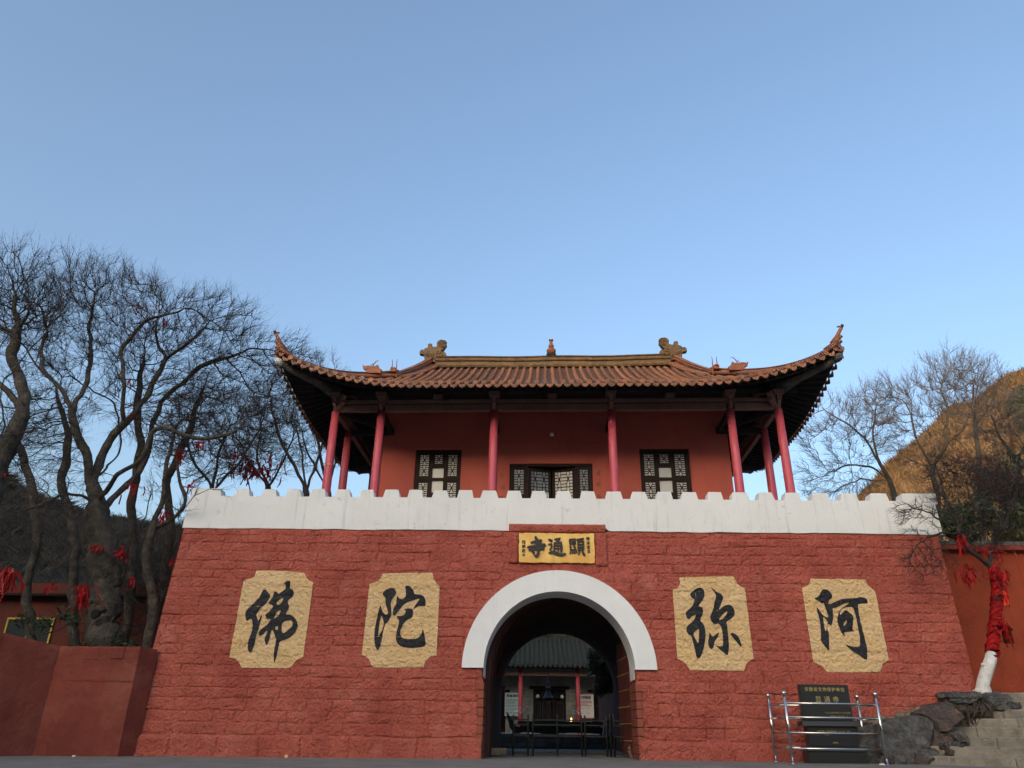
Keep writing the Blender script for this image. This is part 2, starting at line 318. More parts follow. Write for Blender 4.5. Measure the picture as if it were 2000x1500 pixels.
def H(x, z):                    # outward relief of the masonry at (x, z)
    x = np.atleast_1d(np.asarray(x, float)); z = np.atleast_1d(np.asarray(z, float)); out = np.zeros_like(x)
    k = np.zeros(x.shape, int)
    for c in range(1, len(crs)-1): k += (z > cz(c, x)).astype(int)
    for c in range(len(crs)-1):
        m = k == c
        if not m.any(): continue
        xx = x[m]; zz = z[m]; z0 = cz(c, xx); z1 = cz(c+1, xx); zm = .5*(crs[c]+crs[c+1])
        js = JO[c]; i = np.clip(np.searchsorted(js, xx), 1, len(js)-1)
        dl = xx-(js[i-1]+SLN[c][i-1]*(zz-zm)); dr = (js[i]+SLN[c][i]*(zz-zm))-xx
        dz = np.minimum(zz-z0, z1-zz); dx = np.minimum(dl, dr)
        vd = .010+.018*_h(i, i*0+c, 5)
        e = -(.006+.016*_h(i*0+c, i//3, 6))*(1-sm(dz/.020)) ; ev = -vd*(1-sm(dx/.024))
        o = np.minimum(e, ev)+BS[c][i]*.6+.004*sm(dz/.07)*sm(dx/.08)
        o += .008*vnoise(xx*7, zz*11, 7)*sm(dz/.03)+.008*vnoise(xx*19, zz*26, 8)*sm(dz/.015)
        if c == 0: o += .05*sm(dz/.05)+.02*vnoise(xx*3.1, zz*4, 9)
        out[m] = o
    return out
def arch_in(x, z, r): return ((z > SPR) & (np.hypot(x-ARCX, z-SPR) < r)) | ((z <= SPR) & (np.abs(x-ARCX) < RIN))
def stone_patch(c, xa, xb, j0=None, j1=None):
    z0, z1 = crs[c], crs[c+1]; w = xb-xa; zm = .5*(z0+z1)
    nx = max(2, int(w/.055)); u = np.unique(np.clip(np.concatenate([[0, .013, .03], np.linspace(.05, w-.05, nx), [w-.03, w-.013, w]]), 0, w))
    hh = z1-z0; nz = max(2, int((hh-.06)/.045)); v = np.concatenate([[0, .016, .036], np.linspace(.06, hh-.06, nz), [hh-.036, hh-.016, hh]])/hh
    U, Vv = np.meshgrid(u+xa, v)
    sa = j0 if j0 is not None else 0; sb = j1 if j1 is not None else 0
    lam = (U-xa)/w; Zn = z0+Vv*hh; U = U+(sa*(1-lam)+sb*lam)*(Zn-zm)
    Zw = cz(c, U)*(1-Vv)+cz(c+1, U)*Vv
    if c == 0: Zw = np.where(Vv == 0, z0, Zw)
    if c == len(crs)-2: Zw = np.where(Vv == 1, z1, Zw)
    ins = arch_in(U, Zw, 1.80)
    U2 = np.clip(U, WL(Zw), WR(Zw))
    hgt = H(U2, np.clip(Zw, z0+.0, z1)).reshape(U.shape)
    V = np.stack([U2, YF(Zw)-hgt, Zw], -1).reshape(-1, 3)
    idx = np.arange(U.size).reshape(U.shape); Q = np.stack([idx[:-1, :-1], idx[:-1, 1:], idx[1:, 1:], idx[1:, :-1]], -1).reshape(-1, 4)
    cx = V[Q].mean(1); bad = arch_in(cx[:, 0], cx[:, 2], 1.80) & (cx[:, 2] > SPR)
    bad |= (np.ptp(V[Q][:, :, 0], axis=1) < 1e-4)
    return V, Q[~bad]
stones = []
for c in range(len(crs)-1):
    js = JO[c]
    for i in range(len(js)-1):
        a, b = js[i], js[i+1]; s0, s1 = SLN[c][i], SLN[c][i+1]
        if b < WL(crs[c])+.02 or a > WR(0)-.02: continue
        a2, b2 = max(a, WL(crs[c])-.0), min(b, WR(0))
        segs = [(a2, b2, s0 if a2 == a else 0, s1 if b2 == b else 0)]
        if crs[c] < SPR:        # split at the jambs
            L_, R_ = ARCX-RIN, ARCX+RIN; ns = []
            for p, q, sa, sb in segs:
                if p < L_: ns.append((p, min(q, L_), sa, sb if q <= L_ else 0))
                if q > R_: ns.append((max(p, R_), q, sa if p >= R_ else 0, sb))
            segs = [t for t in ns if t[1]-t[0] > .03]
        for p, q, sa, sb in segs:
            if q-p < .02: continue
            V, Qd = stone_patch(c, p, q, sa, sb)
            if len(Qd) > 3: stones.append((V, Qd, (q-p)*(crs[c+1]-crs[c])/(16.5+.5*(p+q)/2*0+crs[c]*.47)**2))
stones.sort(key=lambda t: -t[2])
for V, Qd, _ in stones[:296]: link('stone', np_mesh('stone', V, Qd, M['red_stone'], True), gate)
off = 0; VV = []; QQ = []
for V, Qd, _ in stones[296:]: VV.append(V); QQ.append(Qd+off); off += len(V)
o = link('stone_coursework', np_mesh('stone_coursework', np.concatenate(VV), np.concatenate(QQ), M['red_stone'], True), gate); o['kind'] = 'stuff'
# solid body behind the facing stones, with the vaulted passage through it
DEP = 9.2
TCX, THW, TTOP = 1.02, 1.80, 3.40   # passage behind the front ring
def arc(cx, r, spr, n=24, a0=180, a1=0): return [(cx+r*math.cos(R(a0+(a1-a0)*i/n)), spr+r*math.sin(R(a0+(a1-a0)*i/n))) for i in range(n+1)]
b = MB()
def slab(mb, xl, xr, arcpts, y0, y1, ztop=4.6, zb=-.3):  # wall slab with an arched hole, as a ring of blocks
    xa, xb = arcpts[0][0], arcpts[-1][0]
    zs = arcpts[0][1]
    mb.box(xl, xa, y0, y1, zb, ztop); mb.box(xb, xr, y0, y1, zb, ztop)
    for (p, q) in zip(arcpts[:-1], arcpts[1:]):
        mb.add([(p[0], y0, p[1]), (q[0], y0, q[1]), (q[0], y0, ztop), (p[0], y0, ztop), (p[0], y1, p[1]), (q[0], y1, q[1]), (q[0], y1, ztop), (p[0], y1, ztop)],
               [(0, 1, 2, 3), (7, 6, 5, 4), (1, 0, 4, 5)])
slab(b, -7.75, 9.13, arc(ARCX, RIN+.012, SPR), .20, 1.0, 4.55)
part('core', b, M['dark_plaster'], gate)
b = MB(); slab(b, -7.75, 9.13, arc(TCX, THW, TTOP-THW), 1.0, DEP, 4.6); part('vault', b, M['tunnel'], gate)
b = MB()
for (p, q) in zip(*(lambda l: (l[:-1], l[1:]))([(-8.03, -.3), (-7.83, 4.57)])): b.add([(p[0], .06, p[1]), (q[0], .16, q[1]), (-7.7, .16, q[1]), (-7.7, .06, p[1])], [(0, 1, 2, 3)])
b.add([(-8.06, 0, -.3), (-7.85, .13, 4.56), (-7.85, DEP, 4.56), (-8.06, DEP, -.3)], [(0, 1, 2, 3)]); b.add([(9.2, 0, -.3), (9.2, .13, 4.56), (9.2, DEP, 4.56), (9.2, DEP, -.3)], [(3, 2, 1, 0)])
part('side_face', b, M['red_plaster'], gate)
# backing just behind the stone faces so no crack shows through
b = MB(); slab(b, -7.86, 9.15, arc(ARCX, RIN+.012, SPR), .165, .198, 4.55); 
part('backing', b, M['red_stone'], gate)
# tunnel courses: recessed ribs in the vault
for k in range(6):
    y = 1.6+k*1.3; b = MB(); pts = arc(TCX, THW-.02, TTOP-THW, 18); b.tube([(p[0], y, p[1]) for p in pts], .010, 4); part('vault_rib', b, M['dark_plaster'], gate)
# white arch ring: front face and soffit, slightly proud
b = MB(); ro = arc(ARCX, ROUT, SPR, 48); ri = arc(ARCX, RIN-.004, SPR, 48)
for i in range(48):
    a0, a1, c0, c1 = ro[i], ro[i+1], ri[i], ri[i+1]
    yf = lambda p: YF(p[1])-.075
    b.add([(a0[0], yf(a0), a0[1]), (a1[0], yf(a1), a1[1]), (c1[0], yf(c1), c1[1]), (c0[0], yf(c0), c0[1]),
           (a0[0], .12, a0[1]), (a1[0], .12, a1[1]), (c1[0], .90, c1[1]), (c0[0], .90, c0[1])],
          [(0, 3, 2, 1), (0, 1, 5, 4), (2, 3, 7, 6), (7, 4, 5, 6)])
for s in (0, -1):
    a, c = ro[s], ri[s]; z = SPR-.0; y0 = YF(z)-.075
    zz = z-(.0 if s == 0 else .0)
    f = [(a[0], y0, z), (c[0], y0, z), (c[0], .9, z-.0), (a[0], .12, z)]; b.add(f, [(0, 1, 2, 3) if s else (3, 2, 1, 0)])
part('arch_ring', b, M['white_arch'], gate, True).data.polygons.foreach_set('use_smooth', [False]*len(b.f))
# white soffit tongues that run a little lower on the reveals
for s in (-1, 1):
    xx = ARCX+s*(RIN-.006); b = MB(); b.box(min(xx, xx+s*.01), max(xx, xx+s*.01), .18, .90, SPR-.18 if s > 0 else SPR-.16, SPR+.02); part('reveal_plaster', b, M['white_arch'], gate)
# jamb bricks lining the reveals below the ring
jm = MB(); jm.box(-.02, .02, 0, 1, 0, 1); 
for s in (-1, 1):
    z = -.1
    for k in range(9):
        h = .165
        for j in range(2):
            y0 = .02+j*.45+(.0 if k % 2 else .0); b = MB(); x0 = ARCX+s*RIN
            b.box(min(x0-s*.022, x0+s*.10), max(x0-s*.022, x0+s*.10), y0+.006-(.03 if j == 0 else 0), y0+.43, z+.006, z+h-.006); bev(part('jamb_block', b, M['jamb'], gate), .008)
        z += h
# deck and parapet
b = MB(); b.box(-7.84, 9.18, .45, DEP, 4.60, 4.66); part('deck', b, M['step_stone'], gate)
par = MB(); y0, y1 = .112, .46; z0, z1 = TOP+.004, 5.335
XL, XR = -7.845, 9.30
frame_l, frame_r, frame_t = -.40, 1.78, 4.72
# parapet body, wavy lower edge
nn = 90; xs = np.linspace(XL, XR, nn+1); top = []; vv = []
for i, x in enumerate(xs):
    dz = .010*float(vnoise(x*2.3, 0, 12))+.006*float(vnoise(x*9, 0, 13)); wy = .012*float(vnoise(x*.8, 1, 14))
    zb = z0+dz-.004
    if frame_l < x < frame_r: zb = frame_t-.005
    vv += [(x+(.0 if i else -.02), y0+wy, zb), (x, y0+.028+wy, z1), (x, y1, z1), (x, y1, zb)]
par.add(vv, [f for i in range(nn) for f in ((4*i, 4*i+4, 4*i+5, 4*i+1), (4*i+1, 4*i+5, 4*i+6, 4*i+2), (4*i+2, 4*i+6, 4*i+7, 4*i+3), (4*i+3, 4*i+7, 4*i+4, 4*i))])
par.add([vv[0], vv[1], vv[2], vv[3]], [(0, 1, 2, 3)]); par.add(vv[-4:], [(3, 2, 1, 0)])
part('parapet', par, M['white'], gate)
MER = [(-7.823,-7.163,5.481),(-6.772,-6.495,5.483),(-6.138,-5.862,5.484),(-5.568,-5.291,5.485),(-5.003,-4.715,5.486),(-4.421,-4.139,5.487),(-3.851,-3.576,5.488),(-3.289,-2.99,5.489),(-2.727,-2.44,5.49),(-2.147,-1.855,5.491),(-1.575,-1.271,5.492),(-1.021,-0.712,5.493),(-0.438,-0.153,5.494),(0.132,0.417,5.496),(0.701,0.986,5.497),(1.27,1.554,5.498),(1.85,2.169,5.499),(2.441,2.736,5.5),(3.019,3.326,5.501),(3.597,3.903,5.502),(4.185,4.479,5.503),(4.749,5.066,5.504),(5.348,5.641,5.505),(5.946,6.25,5.506),(6.566,6.905,5.508),(7.221,7.559,5.509),(7.898,8.247,5.51),(8.609,9.365,5.511)]
for i, (a, c, z) in enumerate(MER):
    fl = .035 if i < len(MER)-1 else 0; b = MB(); ll = .0 if i == 0 else random.uniform(.05, .075); rr = 0 if i == len(MER)-1 else random.uniform(.05, .075)
    zt = 5.335+.185+random.uniform(-.006, .006); yy = y0+.03+.012*float(vnoise(a*.8, 1, 14))
    b.add([(a-ll, yy-.001, z1-.06), (c+rr, yy-.001, z1-.06), (c+rr, y1-.001, z1-.06), (a-ll, y1-.001, z1-.06), (a, yy+.006, zt), (c, yy+.006, zt+random.uniform(-.005, .005)), (c-.004, y1-.004, zt), (a+.004, y1-.004, zt)],
          [(0, 3, 2, 1), (4, 5, 6, 7), (0, 1, 5, 4), (1, 2, 6, 5), (2, 3, 7, 6), (3, 0, 4, 7)])
    bev(part('merlon', b, M['white'], gate), .008, 2)
# stone surround of the name plaque
def rough_slab(name, x0, x1, z0_, z1_, yfront, yback, material, parent, amp=.012, sd=1, step=.04):
    nx = int((x1-x0)/step)+2; nz = int((z1_-z0_)/step)+2
    X, Zz = np.meshgrid(np.linspace(x0, x1, nx), np.linspace(z0_, z1_, nz)); e = np.minimum.reduce([X-x0, x1-X, Zz-z0_, z1_-Zz])
    Yv = yfront-amp*vnoise(X*11, Zz*11, sd)-.5*amp*vnoise(X*27, Zz*27, sd+1)+.03*(1-sm(e/.04))
    V = np.stack([X, Yv, Zz], -1).reshape(-1, 3); idx = np.arange(X.size).reshape(X.shape); Qd = np.stack([idx[:-1, :-1], idx[:-1, 1:], idx[1:, 1:], idx[1:, :-1]], -1).reshape(-1, 4)
    ring = list(idx[0, :])+list(idx[1:, -1])+list(idx[-1, -2::-1])+list(idx[-2:0, 0]); n0 = len(V)
    bk = V[ring].copy(); bk[:, 1] = yback; V = np.concatenate([V, bk]); m_ = len(ring)
    Q2 = np.array([(ring[i], n0+i, n0+(i+1) % m_, ring[(i+1) % m_]) for i in range(m_)])
    return link(name, np_mesh(name, V, np.concatenate([Qd, Q2]), material, True), parent)
for (xa, xb, za, zb) in ((-.40, 1.78, 4.535, 4.72), (-.40, -.185, 3.84, 4.53), (1.525, 1.80, 3.78, 4.53)):
    rough_slab('plaque_surround', xa, xb, za, zb, .060, .16, M['red_stone'], gate, sd=int(xa*10)+20)

# ------------------------------------------------ painted panels and characters, draped over the masonry
def inpoly(pt, poly):
    x, y = pt; c = False; n_ = len(poly); j = n_-1
    for i in range(n_):
        xi, yi = poly[i]; xj, yj = poly[j]
        if (yi > y) != (yj > y) and x < (xj-xi)*(y-yi)/(yj-yi)+xi: c = not c
        j = i
    return c
def rounded(poly, it=1):
    for _ in range(it):
        o_ = []
        for i in range(len(poly)):
            p = poly[i]; q = poly[(i+1) % len(poly)]; d = math.hypot(q[0]-p[0], q[1]-p[1])
            o_ += [(p[0]*.8+q[0]*.2, p[1]*.8+q[1]*.2), (p[0]*.2+q[0]*.8, p[1]*.2+q[1]*.8)] if d > .04 else [((p[0]+q[0])/2, (p[1]+q[1])/2)]
        poly = o_
    return poly
def draped(name, loops, lift, step, material, parent):
    pts = []; edges = []
    for lp in loops:
        n0 = len(pts); q = []
        for i in range(len(lp)):
            a = Vector(lp[i]); b_ = Vector(lp[(i+1) % len(lp)]); k = max(1, int((b_-a).length/step))
            q += [a.lerp(b_, j/k) for j in range(k)]
        pts += q; edges += [(n0+i, n0+(i+1) % len(q)) for i in range(len(q))]
    x0 = min(p[0] for p in pts); x1 = max(p[0] for p in pts); z0_ = min(p[1] for p in pts); z1_ = max(p[1] for p in pts)
    nb = len(pts); bd = np.array([(p[0], p[1]) for p in pts])
    gx, gz_ = np.meshgrid(np.arange(x0, x1, step), np.arange(z0_, z1_, step*.8))
    for x, z in zip(gx.ravel(), gz_.ravel()):
        if sum(inpoly((x, z), lp) for lp in loops) % 2 and ((bd[:, 0]-x)**2+(bd[:, 1]-z)**2).min() > (step*.45)**2: pts.append(Vector((x, z)))
    vs2, _, fs, *_ = delaunay_2d_cdt([Vector(p) for p in pts], edges, [], 0, 1e-5)
    F = []
    for f in fs:
        cx = sum(vs2[i].x for i in f)/len(f); cz_ = sum(vs2[i].y for i in f)/len(f)
        if sum(inpoly((cx, cz_), lp) for lp in loops) % 2: F.append(tuple(f))
    P = np.array([(v.x, v.y) for v in vs2]); hh = H(P[:, 0], P[:, 1])
    for dx, dz in ((.008, 0), (-.008, 0), (0, .007), (0, -.007)): hh = np.maximum(hh, H(P[:, 0]+dx, P[:, 1]+dz))
    V = [(p[0], YF(p[1])-h_-lift, p[1]) for p, h_ in zip(P, hh)]
    me = bpy.data.meshes.new(name); me.from_pydata(V, [], F); me.update(); me.materials.append(material)
    flip = sum((me.polygons[i].normal.y for i in range(len(me.polygons)))) > 0
    if flip: me.flip_normals()
    me.polygons.foreach_set('use_smooth', [True]*len(me.polygons))
    return link(name, me, parent)
PANELS = [{'n': 0,'pan': [(-5.994,3.625),(-5.715,3.631),(-5.346,3.617),(-4.92,3.581),(-4.86,3.477),(-4.788,3.415),(-4.696,3.38),(-4.696,2.587),(-4.699,1.816),(-4.83,1.761),(-4.91,1.655),(-4.962,1.598),(-5.455,1.6),(-5.966,1.597),(-6.057,1.715),(-6.147,1.779),(-6.269,1.799),(-6.256,2.571),(-6.251,3.374),(-6.174,3.425),(-6.028,3.475)],'chars': [[[(-5.764,3.24),(-5.601,3.097),(-5.601,3.018),(-5.669,2.904),(-5.762,2.817),(-5.818,2.721),(-5.85,2.669),(-5.808,2.61),(-5.777,2.533),(-5.747,2.619),(-5.714,2.688),(-5.718,2.602),(-5.729,2.508),(-5.744,2.389),(-5.76,2.271),(-5.769,2.121),(-5.785,2.005),(-5.811,1.905),(-5.845,1.897),(-5.897,1.946),(-5.925,2.053),(-5.904,2.186),(-5.877,2.337),(-5.886,2.49),(-5.908,2.566),(-5.956,2.591),(-6.026,2.531),(-6.074,2.633),(-6.082,2.744),(-6.016,2.831),(-5.908,2.937),(-5.822,3.069)]],[[(-5.251,3.411),(-5.199,3.393),(-5.192,3.296),(-5.197,3.234),(-5.133,3.225),(-5.077,3.129),(-5.116,3.049),(-5.203,2.97),(-5.137,2.832),(-5.205,2.684),(-5.115,2.682),(-5.02,2.644),(-4.936,2.551),(-4.9,2.449),(-4.924,2.348),(-4.997,2.246),(-5.093,2.178),(-5.252,2.126),(-5.245,2.027),(-5.257,1.879),(-5.29,1.67),(-5.327,1.829),(-5.332,2.026),(-5.324,2.176),(-5.381,2.275),(-5.441,2.376),(-5.468,2.325),(-5.468,2.157),(-5.512,2.032),(-5.584,2.173),(-5.548,2.274),(-5.547,2.375),(-5.619,2.273),(-5.665,2.23),(-5.722,2.255),(-5.725,2.331),(-5.657,2.399),(-5.548,2.493),(-5.501,2.587),(-5.598,2.578),(-5.65,2.68),(-5.568,2.724),(-5.512,2.819),(-5.502,2.871),(-5.627,2.922),(-5.566,2.992),(-5.529,3.098),(-5.53,3.16),(-5.478,3.172),(-5.424,3.117),(-5.351,3.17),(-5.288,3.233),(-5.292,3.321),(-5.34,3.339),(-5.303,3.392)],[(-5.312,3.034),(-5.29,3.013),(-5.339,2.916),(-5.404,2.876),(-5.437,2.915),(-5.394,2.985)],[(-5.329,2.773),(-5.313,2.752),(-5.351,2.649),(-5.449,2.596),(-5.418,2.682),(-5.385,2.751)],[(-5.063,2.571),(-5.023,2.516),(-5.027,2.448),(-5.103,2.362),(-5.201,2.286),(-5.241,2.344),(-5.256,2.496),(-5.202,2.548)],[(-5.364,2.448),(-5.329,2.428),(-5.323,2.36),(-5.379,2.376),(-5.386,2.419)]]]},{'n': 1,'pan': [(-3.179,3.587),(-2.653,3.602),(-2.081,3.611),(-2.036,3.478),(-1.986,3.398),(-1.901,3.319),(-1.891,2.6),(-1.888,1.884),(-2.016,1.866),(-2.114,1.767),(-2.131,1.646),(-2.672,1.637),(-3.214,1.634),(-3.258,1.722),(-3.308,1.794),(-3.383,1.851),(-3.465,1.882),(-3.458,2.583),(-3.447,3.352),(-3.272,3.412),(-3.2,3.52)],'chars': [[[(-3.144,3.153),(-3.075,3.237),(-2.978,3.269),(-2.888,3.262),(-2.842,3.186),(-2.849,3.125),(-2.922,3.037),(-2.949,2.932),(-2.922,2.828),(-2.904,2.725),(-2.945,2.588),(-2.993,2.525),(-3.029,2.528),(-3.056,2.351),(-3.067,2.184),(-3.09,2.051),(-3.138,1.952),(-3.206,2.083),(-3.233,2.215),(-3.24,2.433),(-3.22,2.586),(-3.193,2.774),(-3.17,2.912),(-3.125,2.809),(-3.073,2.724),(-3.017,2.699),(-2.984,2.725),(-2.989,2.776),(-3.056,2.931),(-3.069,3.07),(-3.116,3.096)],[(-3.124,2.698),(-3.08,2.604),(-3.05,2.528),(-3.084,2.367),(-3.141,2.258),(-3.157,2.299),(-3.151,2.518)]],[[(-2.659,3.329),(-2.559,3.321),(-2.471,3.225),(-2.437,3.138),(-2.312,3.142),(-2.228,3.096),(-2.177,2.992),(-2.187,2.884),(-2.259,2.896),(-2.348,2.886),(-2.449,2.816),(-2.411,2.903),(-2.306,3.06),(-2.446,3.015),(-2.62,2.953),(-2.702,2.865),(-2.766,2.77),(-2.838,2.671),(-2.887,2.726),(-2.878,2.829),(-2.815,2.933),(-2.83,3.003),(-2.812,3.116),(-2.771,3.047),(-2.697,3.025),(-2.63,3.083),(-2.628,3.162)]],[[(-2.654,2.814),(-2.558,2.846),(-2.469,2.833),(-2.43,2.748),(-2.463,2.636),(-2.557,2.601),(-2.631,2.524),(-2.683,2.405),(-2.692,2.304),(-2.633,2.222),(-2.492,2.203),(-2.318,2.217),(-2.236,2.293),(-2.206,2.427),(-2.155,2.26),(-2.12,2.078),(-2.219,2.044),(-2.443,2.025),(-2.637,2.048),(-2.72,2.104),(-2.772,2.203),(-2.767,2.354),(-2.728,2.523),(-2.734,2.599),(-2.806,2.68),(-2.688,2.68),(-2.619,2.711),(-2.589,2.78)]]]},{'n': 2,'pan': [(3.35,3.56),(3.946,3.584),(4.528,3.595),(4.578,3.492),(4.637,3.396),(4.753,3.336),(4.749,2.598),(4.748,1.897),(4.611,1.823),(4.559,1.743),(4.523,1.659),(3.964,1.656),(3.405,1.653),(3.339,1.761),(3.269,1.832),(3.162,1.88),(3.171,2.573),(3.184,3.294),(3.288,3.321),(3.361,3.445)],'chars': [[[(3.538,3.201),(3.688,3.325),(3.797,3.349),(3.862,3.292),(3.862,3.17),(3.803,3.065),(3.699,2.952),(3.789,2.927),(3.802,2.825),(3.709,2.654),(3.788,2.571),(3.805,2.404),(3.779,2.238),(3.728,2.073),(3.652,1.917),(3.606,1.885),(3.558,1.916),(3.552,2.022),(3.53,2.153),(3.496,2.334),(3.438,2.366),(3.398,2.432),(3.419,2.533),(3.503,2.593),(3.578,2.653),(3.643,2.781),(3.543,2.737),(3.476,2.672),(3.435,2.702),(3.416,2.821),(3.505,2.89),(3.582,2.96),(3.644,3.09),(3.58,3.124)],[(3.672,2.494),(3.667,2.402),(3.631,2.178),(3.583,2.252),(3.534,2.376),(3.601,2.443)]],[[(4.008,3.364),(4.124,3.26),(4.225,3.208),(4.266,3.139),(4.203,3.017),(4.124,2.862),(4.231,2.949),(4.341,2.996),(4.426,2.968),(4.468,2.883),(4.463,2.772),(4.376,2.695),(4.255,2.626),(4.277,2.525),(4.27,2.392),(4.27,2.243),(4.252,2.062),(4.218,1.945),(4.124,2.02),(4.031,2.101),(3.977,2.157),(4.068,2.129),(4.138,2.143),(4.153,2.242),(4.16,2.407),(4.142,2.558),(4.086,2.599),(4.005,2.573),(3.952,2.64),(3.926,2.724),(3.97,2.809),(4.023,2.895),(4.055,3.033),(4.115,3.172),(4.071,3.259)],[(4.322,2.864),(4.281,2.779),(4.201,2.693),(4.113,2.655),(4.133,2.709),(4.213,2.795)]],[[(3.88,2.424),(3.942,2.314),(4.018,2.373),(4.093,2.423),(4.056,2.323),(3.967,2.223),(3.948,2.124),(3.899,2.071),(3.851,2.099),(3.833,2.205),(3.866,2.321)]],[[(4.322,2.389),(4.368,2.41),(4.441,2.377),(4.5,2.295),(4.532,2.164),(4.513,2.122),(4.438,2.212),(4.364,2.31)]]]},{'n': 3,'pan': [(6.197,3.561),(6.8,3.562),(7.385,3.558),(7.421,3.432),(7.552,3.293),(7.545,2.594),(7.545,1.905),(7.411,1.831),(7.317,1.663),(6.77,1.653),(6.235,1.65),(6.15,1.761),(5.972,1.855),(5.98,2.594),(5.986,3.357),(6.139,3.428)],'chars': [[[(6.2,3.138),(6.309,3.177),(6.424,3.338),(6.529,3.332),(6.595,3.258),(6.605,3.166),(6.515,3.101),(6.489,3.023),(6.545,3.024),(6.678,3.086),(6.828,3.139),(7.094,3.154),(7.205,3.182),(7.33,3.153),(7.345,3.037),(7.23,3.045),(7.113,3.026),(7.104,2.757),(7.124,2.423),(7.145,2.143),(7.096,1.884),(7.025,1.923),(6.908,2.019),(6.786,2.09),(6.697,2.207),(6.816,2.159),(6.942,2.149),(7.01,2.174),(7.031,2.388),(7.032,2.655),(7.025,2.841),(7.014,2.969),(6.883,2.967),(6.772,2.932),(6.718,2.872),(6.69,2.787),(6.775,2.855),(6.841,2.907),(6.929,2.84),(6.977,2.773),(6.939,2.621),(6.901,2.495),(6.96,2.491),(6.873,2.456),(6.713,2.446),(6.726,2.36),(6.704,2.36),(6.651,2.467),(6.617,2.609),(6.62,2.718),(6.676,2.837),(6.734,2.915),(6.853,2.993),(6.951,3.045),(6.929,3.071),(6.807,3.027),(6.653,2.948),(6.561,2.939),(6.56,2.819),(6.527,2.684),(6.472,2.569),(6.435,2.607),(6.411,2.615),(6.376,2.514),(6.396,2.431),(6.371,2.266),(6.336,2.048),(6.269,2.15),(6.202,2.256),(6.232,2.43),(6.252,2.597),(6.238,2.765),(6.229,2.969),(6.279,2.901),(6.331,2.8),(6.406,2.736),(6.455,2.767),(6.43,2.869),(6.407,2.988),(6.412,3.066),(6.371,3.031),(6.292,3.082)],[(6.824,2.7),(6.824,2.653),(6.748,2.568),(6.727,2.593),(6.774,2.661)],[(6.334,2.766),(6.411,2.666),(6.4,2.582),(6.335,2.447),(6.321,2.547),(6.324,2.682)]]]}]
LBL = ['cream panel with its character at the left end', 'cream panel with its character left of the arch', 'cream panel with its character right of the arch', 'cream panel with its character at the right end']
for P_, lb in zip(PANELS, LBL):
    po = draped('painted_panel', [P_['pan']], .0085, .022, M['cream'], gate); po['label'] = lb
    for loops in P_['chars']: draped('black_character', [rounded(l) for l in loops], .0165, .017, M['ink'], po)

# ------------------------------------------------ name plaque
plq = thing('name_plaque', 'gold name plaque with three raised dark characters set above the arch', 'sign', (.67, .05, 3.85))
pl = MB(); pts = []
x0, x1, z0_, z1_ = -.84, .84, 0, .655
bor = [(x0+(x1-x0)*i/24, z0_) for i in range(24)]+[(x1, z0_+(z1_-z0_)*i/10) for i in range(10)]+[(x1-(x1-x0)*i/24, z1_) for i in range(24)]+[(x0, z1_-(z1_-z0_)*i/10) for i in range(10)]
bor = [(x+random.uniform(-.009, .009), z+random.uniform(-.011, .009)) for x, z in bor]
pl.prism(bor, 'y', 0, .06); part('plaque_board', pl, M['gold'], plq)
def stroke(mb, pts, w, y0, y1):   # brush stroke: list of points with widths, extruded
    n_ = len(pts); L_, R_ = [], []
    for i in range(n_):
        a = Vector(pts[max(i-1, 0)]); c = Vector(pts[min(i+1, n_-1)]); d = (c-a).normalized(); nrm = Vector((-d.y, d.x)); p = Vector(pts[i])
        L_.append(p+nrm*w[i]/2); R_.append(p-nrm*w[i]/2)
    e = (Vector(pts[-1])-Vector(pts[-2])).normalized()*w[-1]*.35; s_ = (Vector(pts[0])-Vector(pts[1])).normalized()*w[0]*.35
    poly = [Vector(pts[0])+s_]+L_+[Vector(pts[-1])+e]+R_[::-1]
    mb.prism([(p.x, p.y) for p in poly], 'y', y0, y1)
# strokes traced from the plaque, in units of the 2000x1000 close view, origin at (985,555)
SC = 1.68/1330.
def ps(*a): return [((a[i]-985)*SC, (560-a[i+1])*SC+.327) for i in range(0, len(a), 2)]
C_SI = [((610, 370, 640, 430, 635, 560, 630, 600), (30, 50, 42, 40)), ((535, 475, 620, 455, 715, 440), (30, 40, 46)), ((475, 560, 600, 535, 700, 510, 780, 520), (34, 36, 40, 52)),
        ((500, 610, 620, 590, 760, 580), (30, 34, 44)), ((665, 530, 668, 620, 655, 690, 610, 720, 590, 700), (40, 42, 46, 36, 14)), ((545, 625, 590, 665), (22, 38))]
C_TONG = [((845, 415, 900, 445), (26, 46)), ((840, 505, 890, 495, 900, 540, 870, 600, 895, 625), (22, 30, 30, 26, 24)), ((850, 655, 930, 640, 1000, 672, 1070, 690, 1145, 665), (30, 44, 48, 44, 20)),
          ((950, 415, 1050, 400, 1020, 450), (24, 36, 24)), ((975, 430, 1005, 458), (18, 26)), ((950, 475, 948, 560, 935, 635), (30, 30, 20)), ((950, 480, 1068, 470, 1072, 560, 1066, 640), (26, 30, 34, 26)),
          ((965, 530, 1055, 525), (18, 18)), ((962, 580, 1055, 577), (18, 18)), ((1010, 480, 1010, 635), (20, 20))]
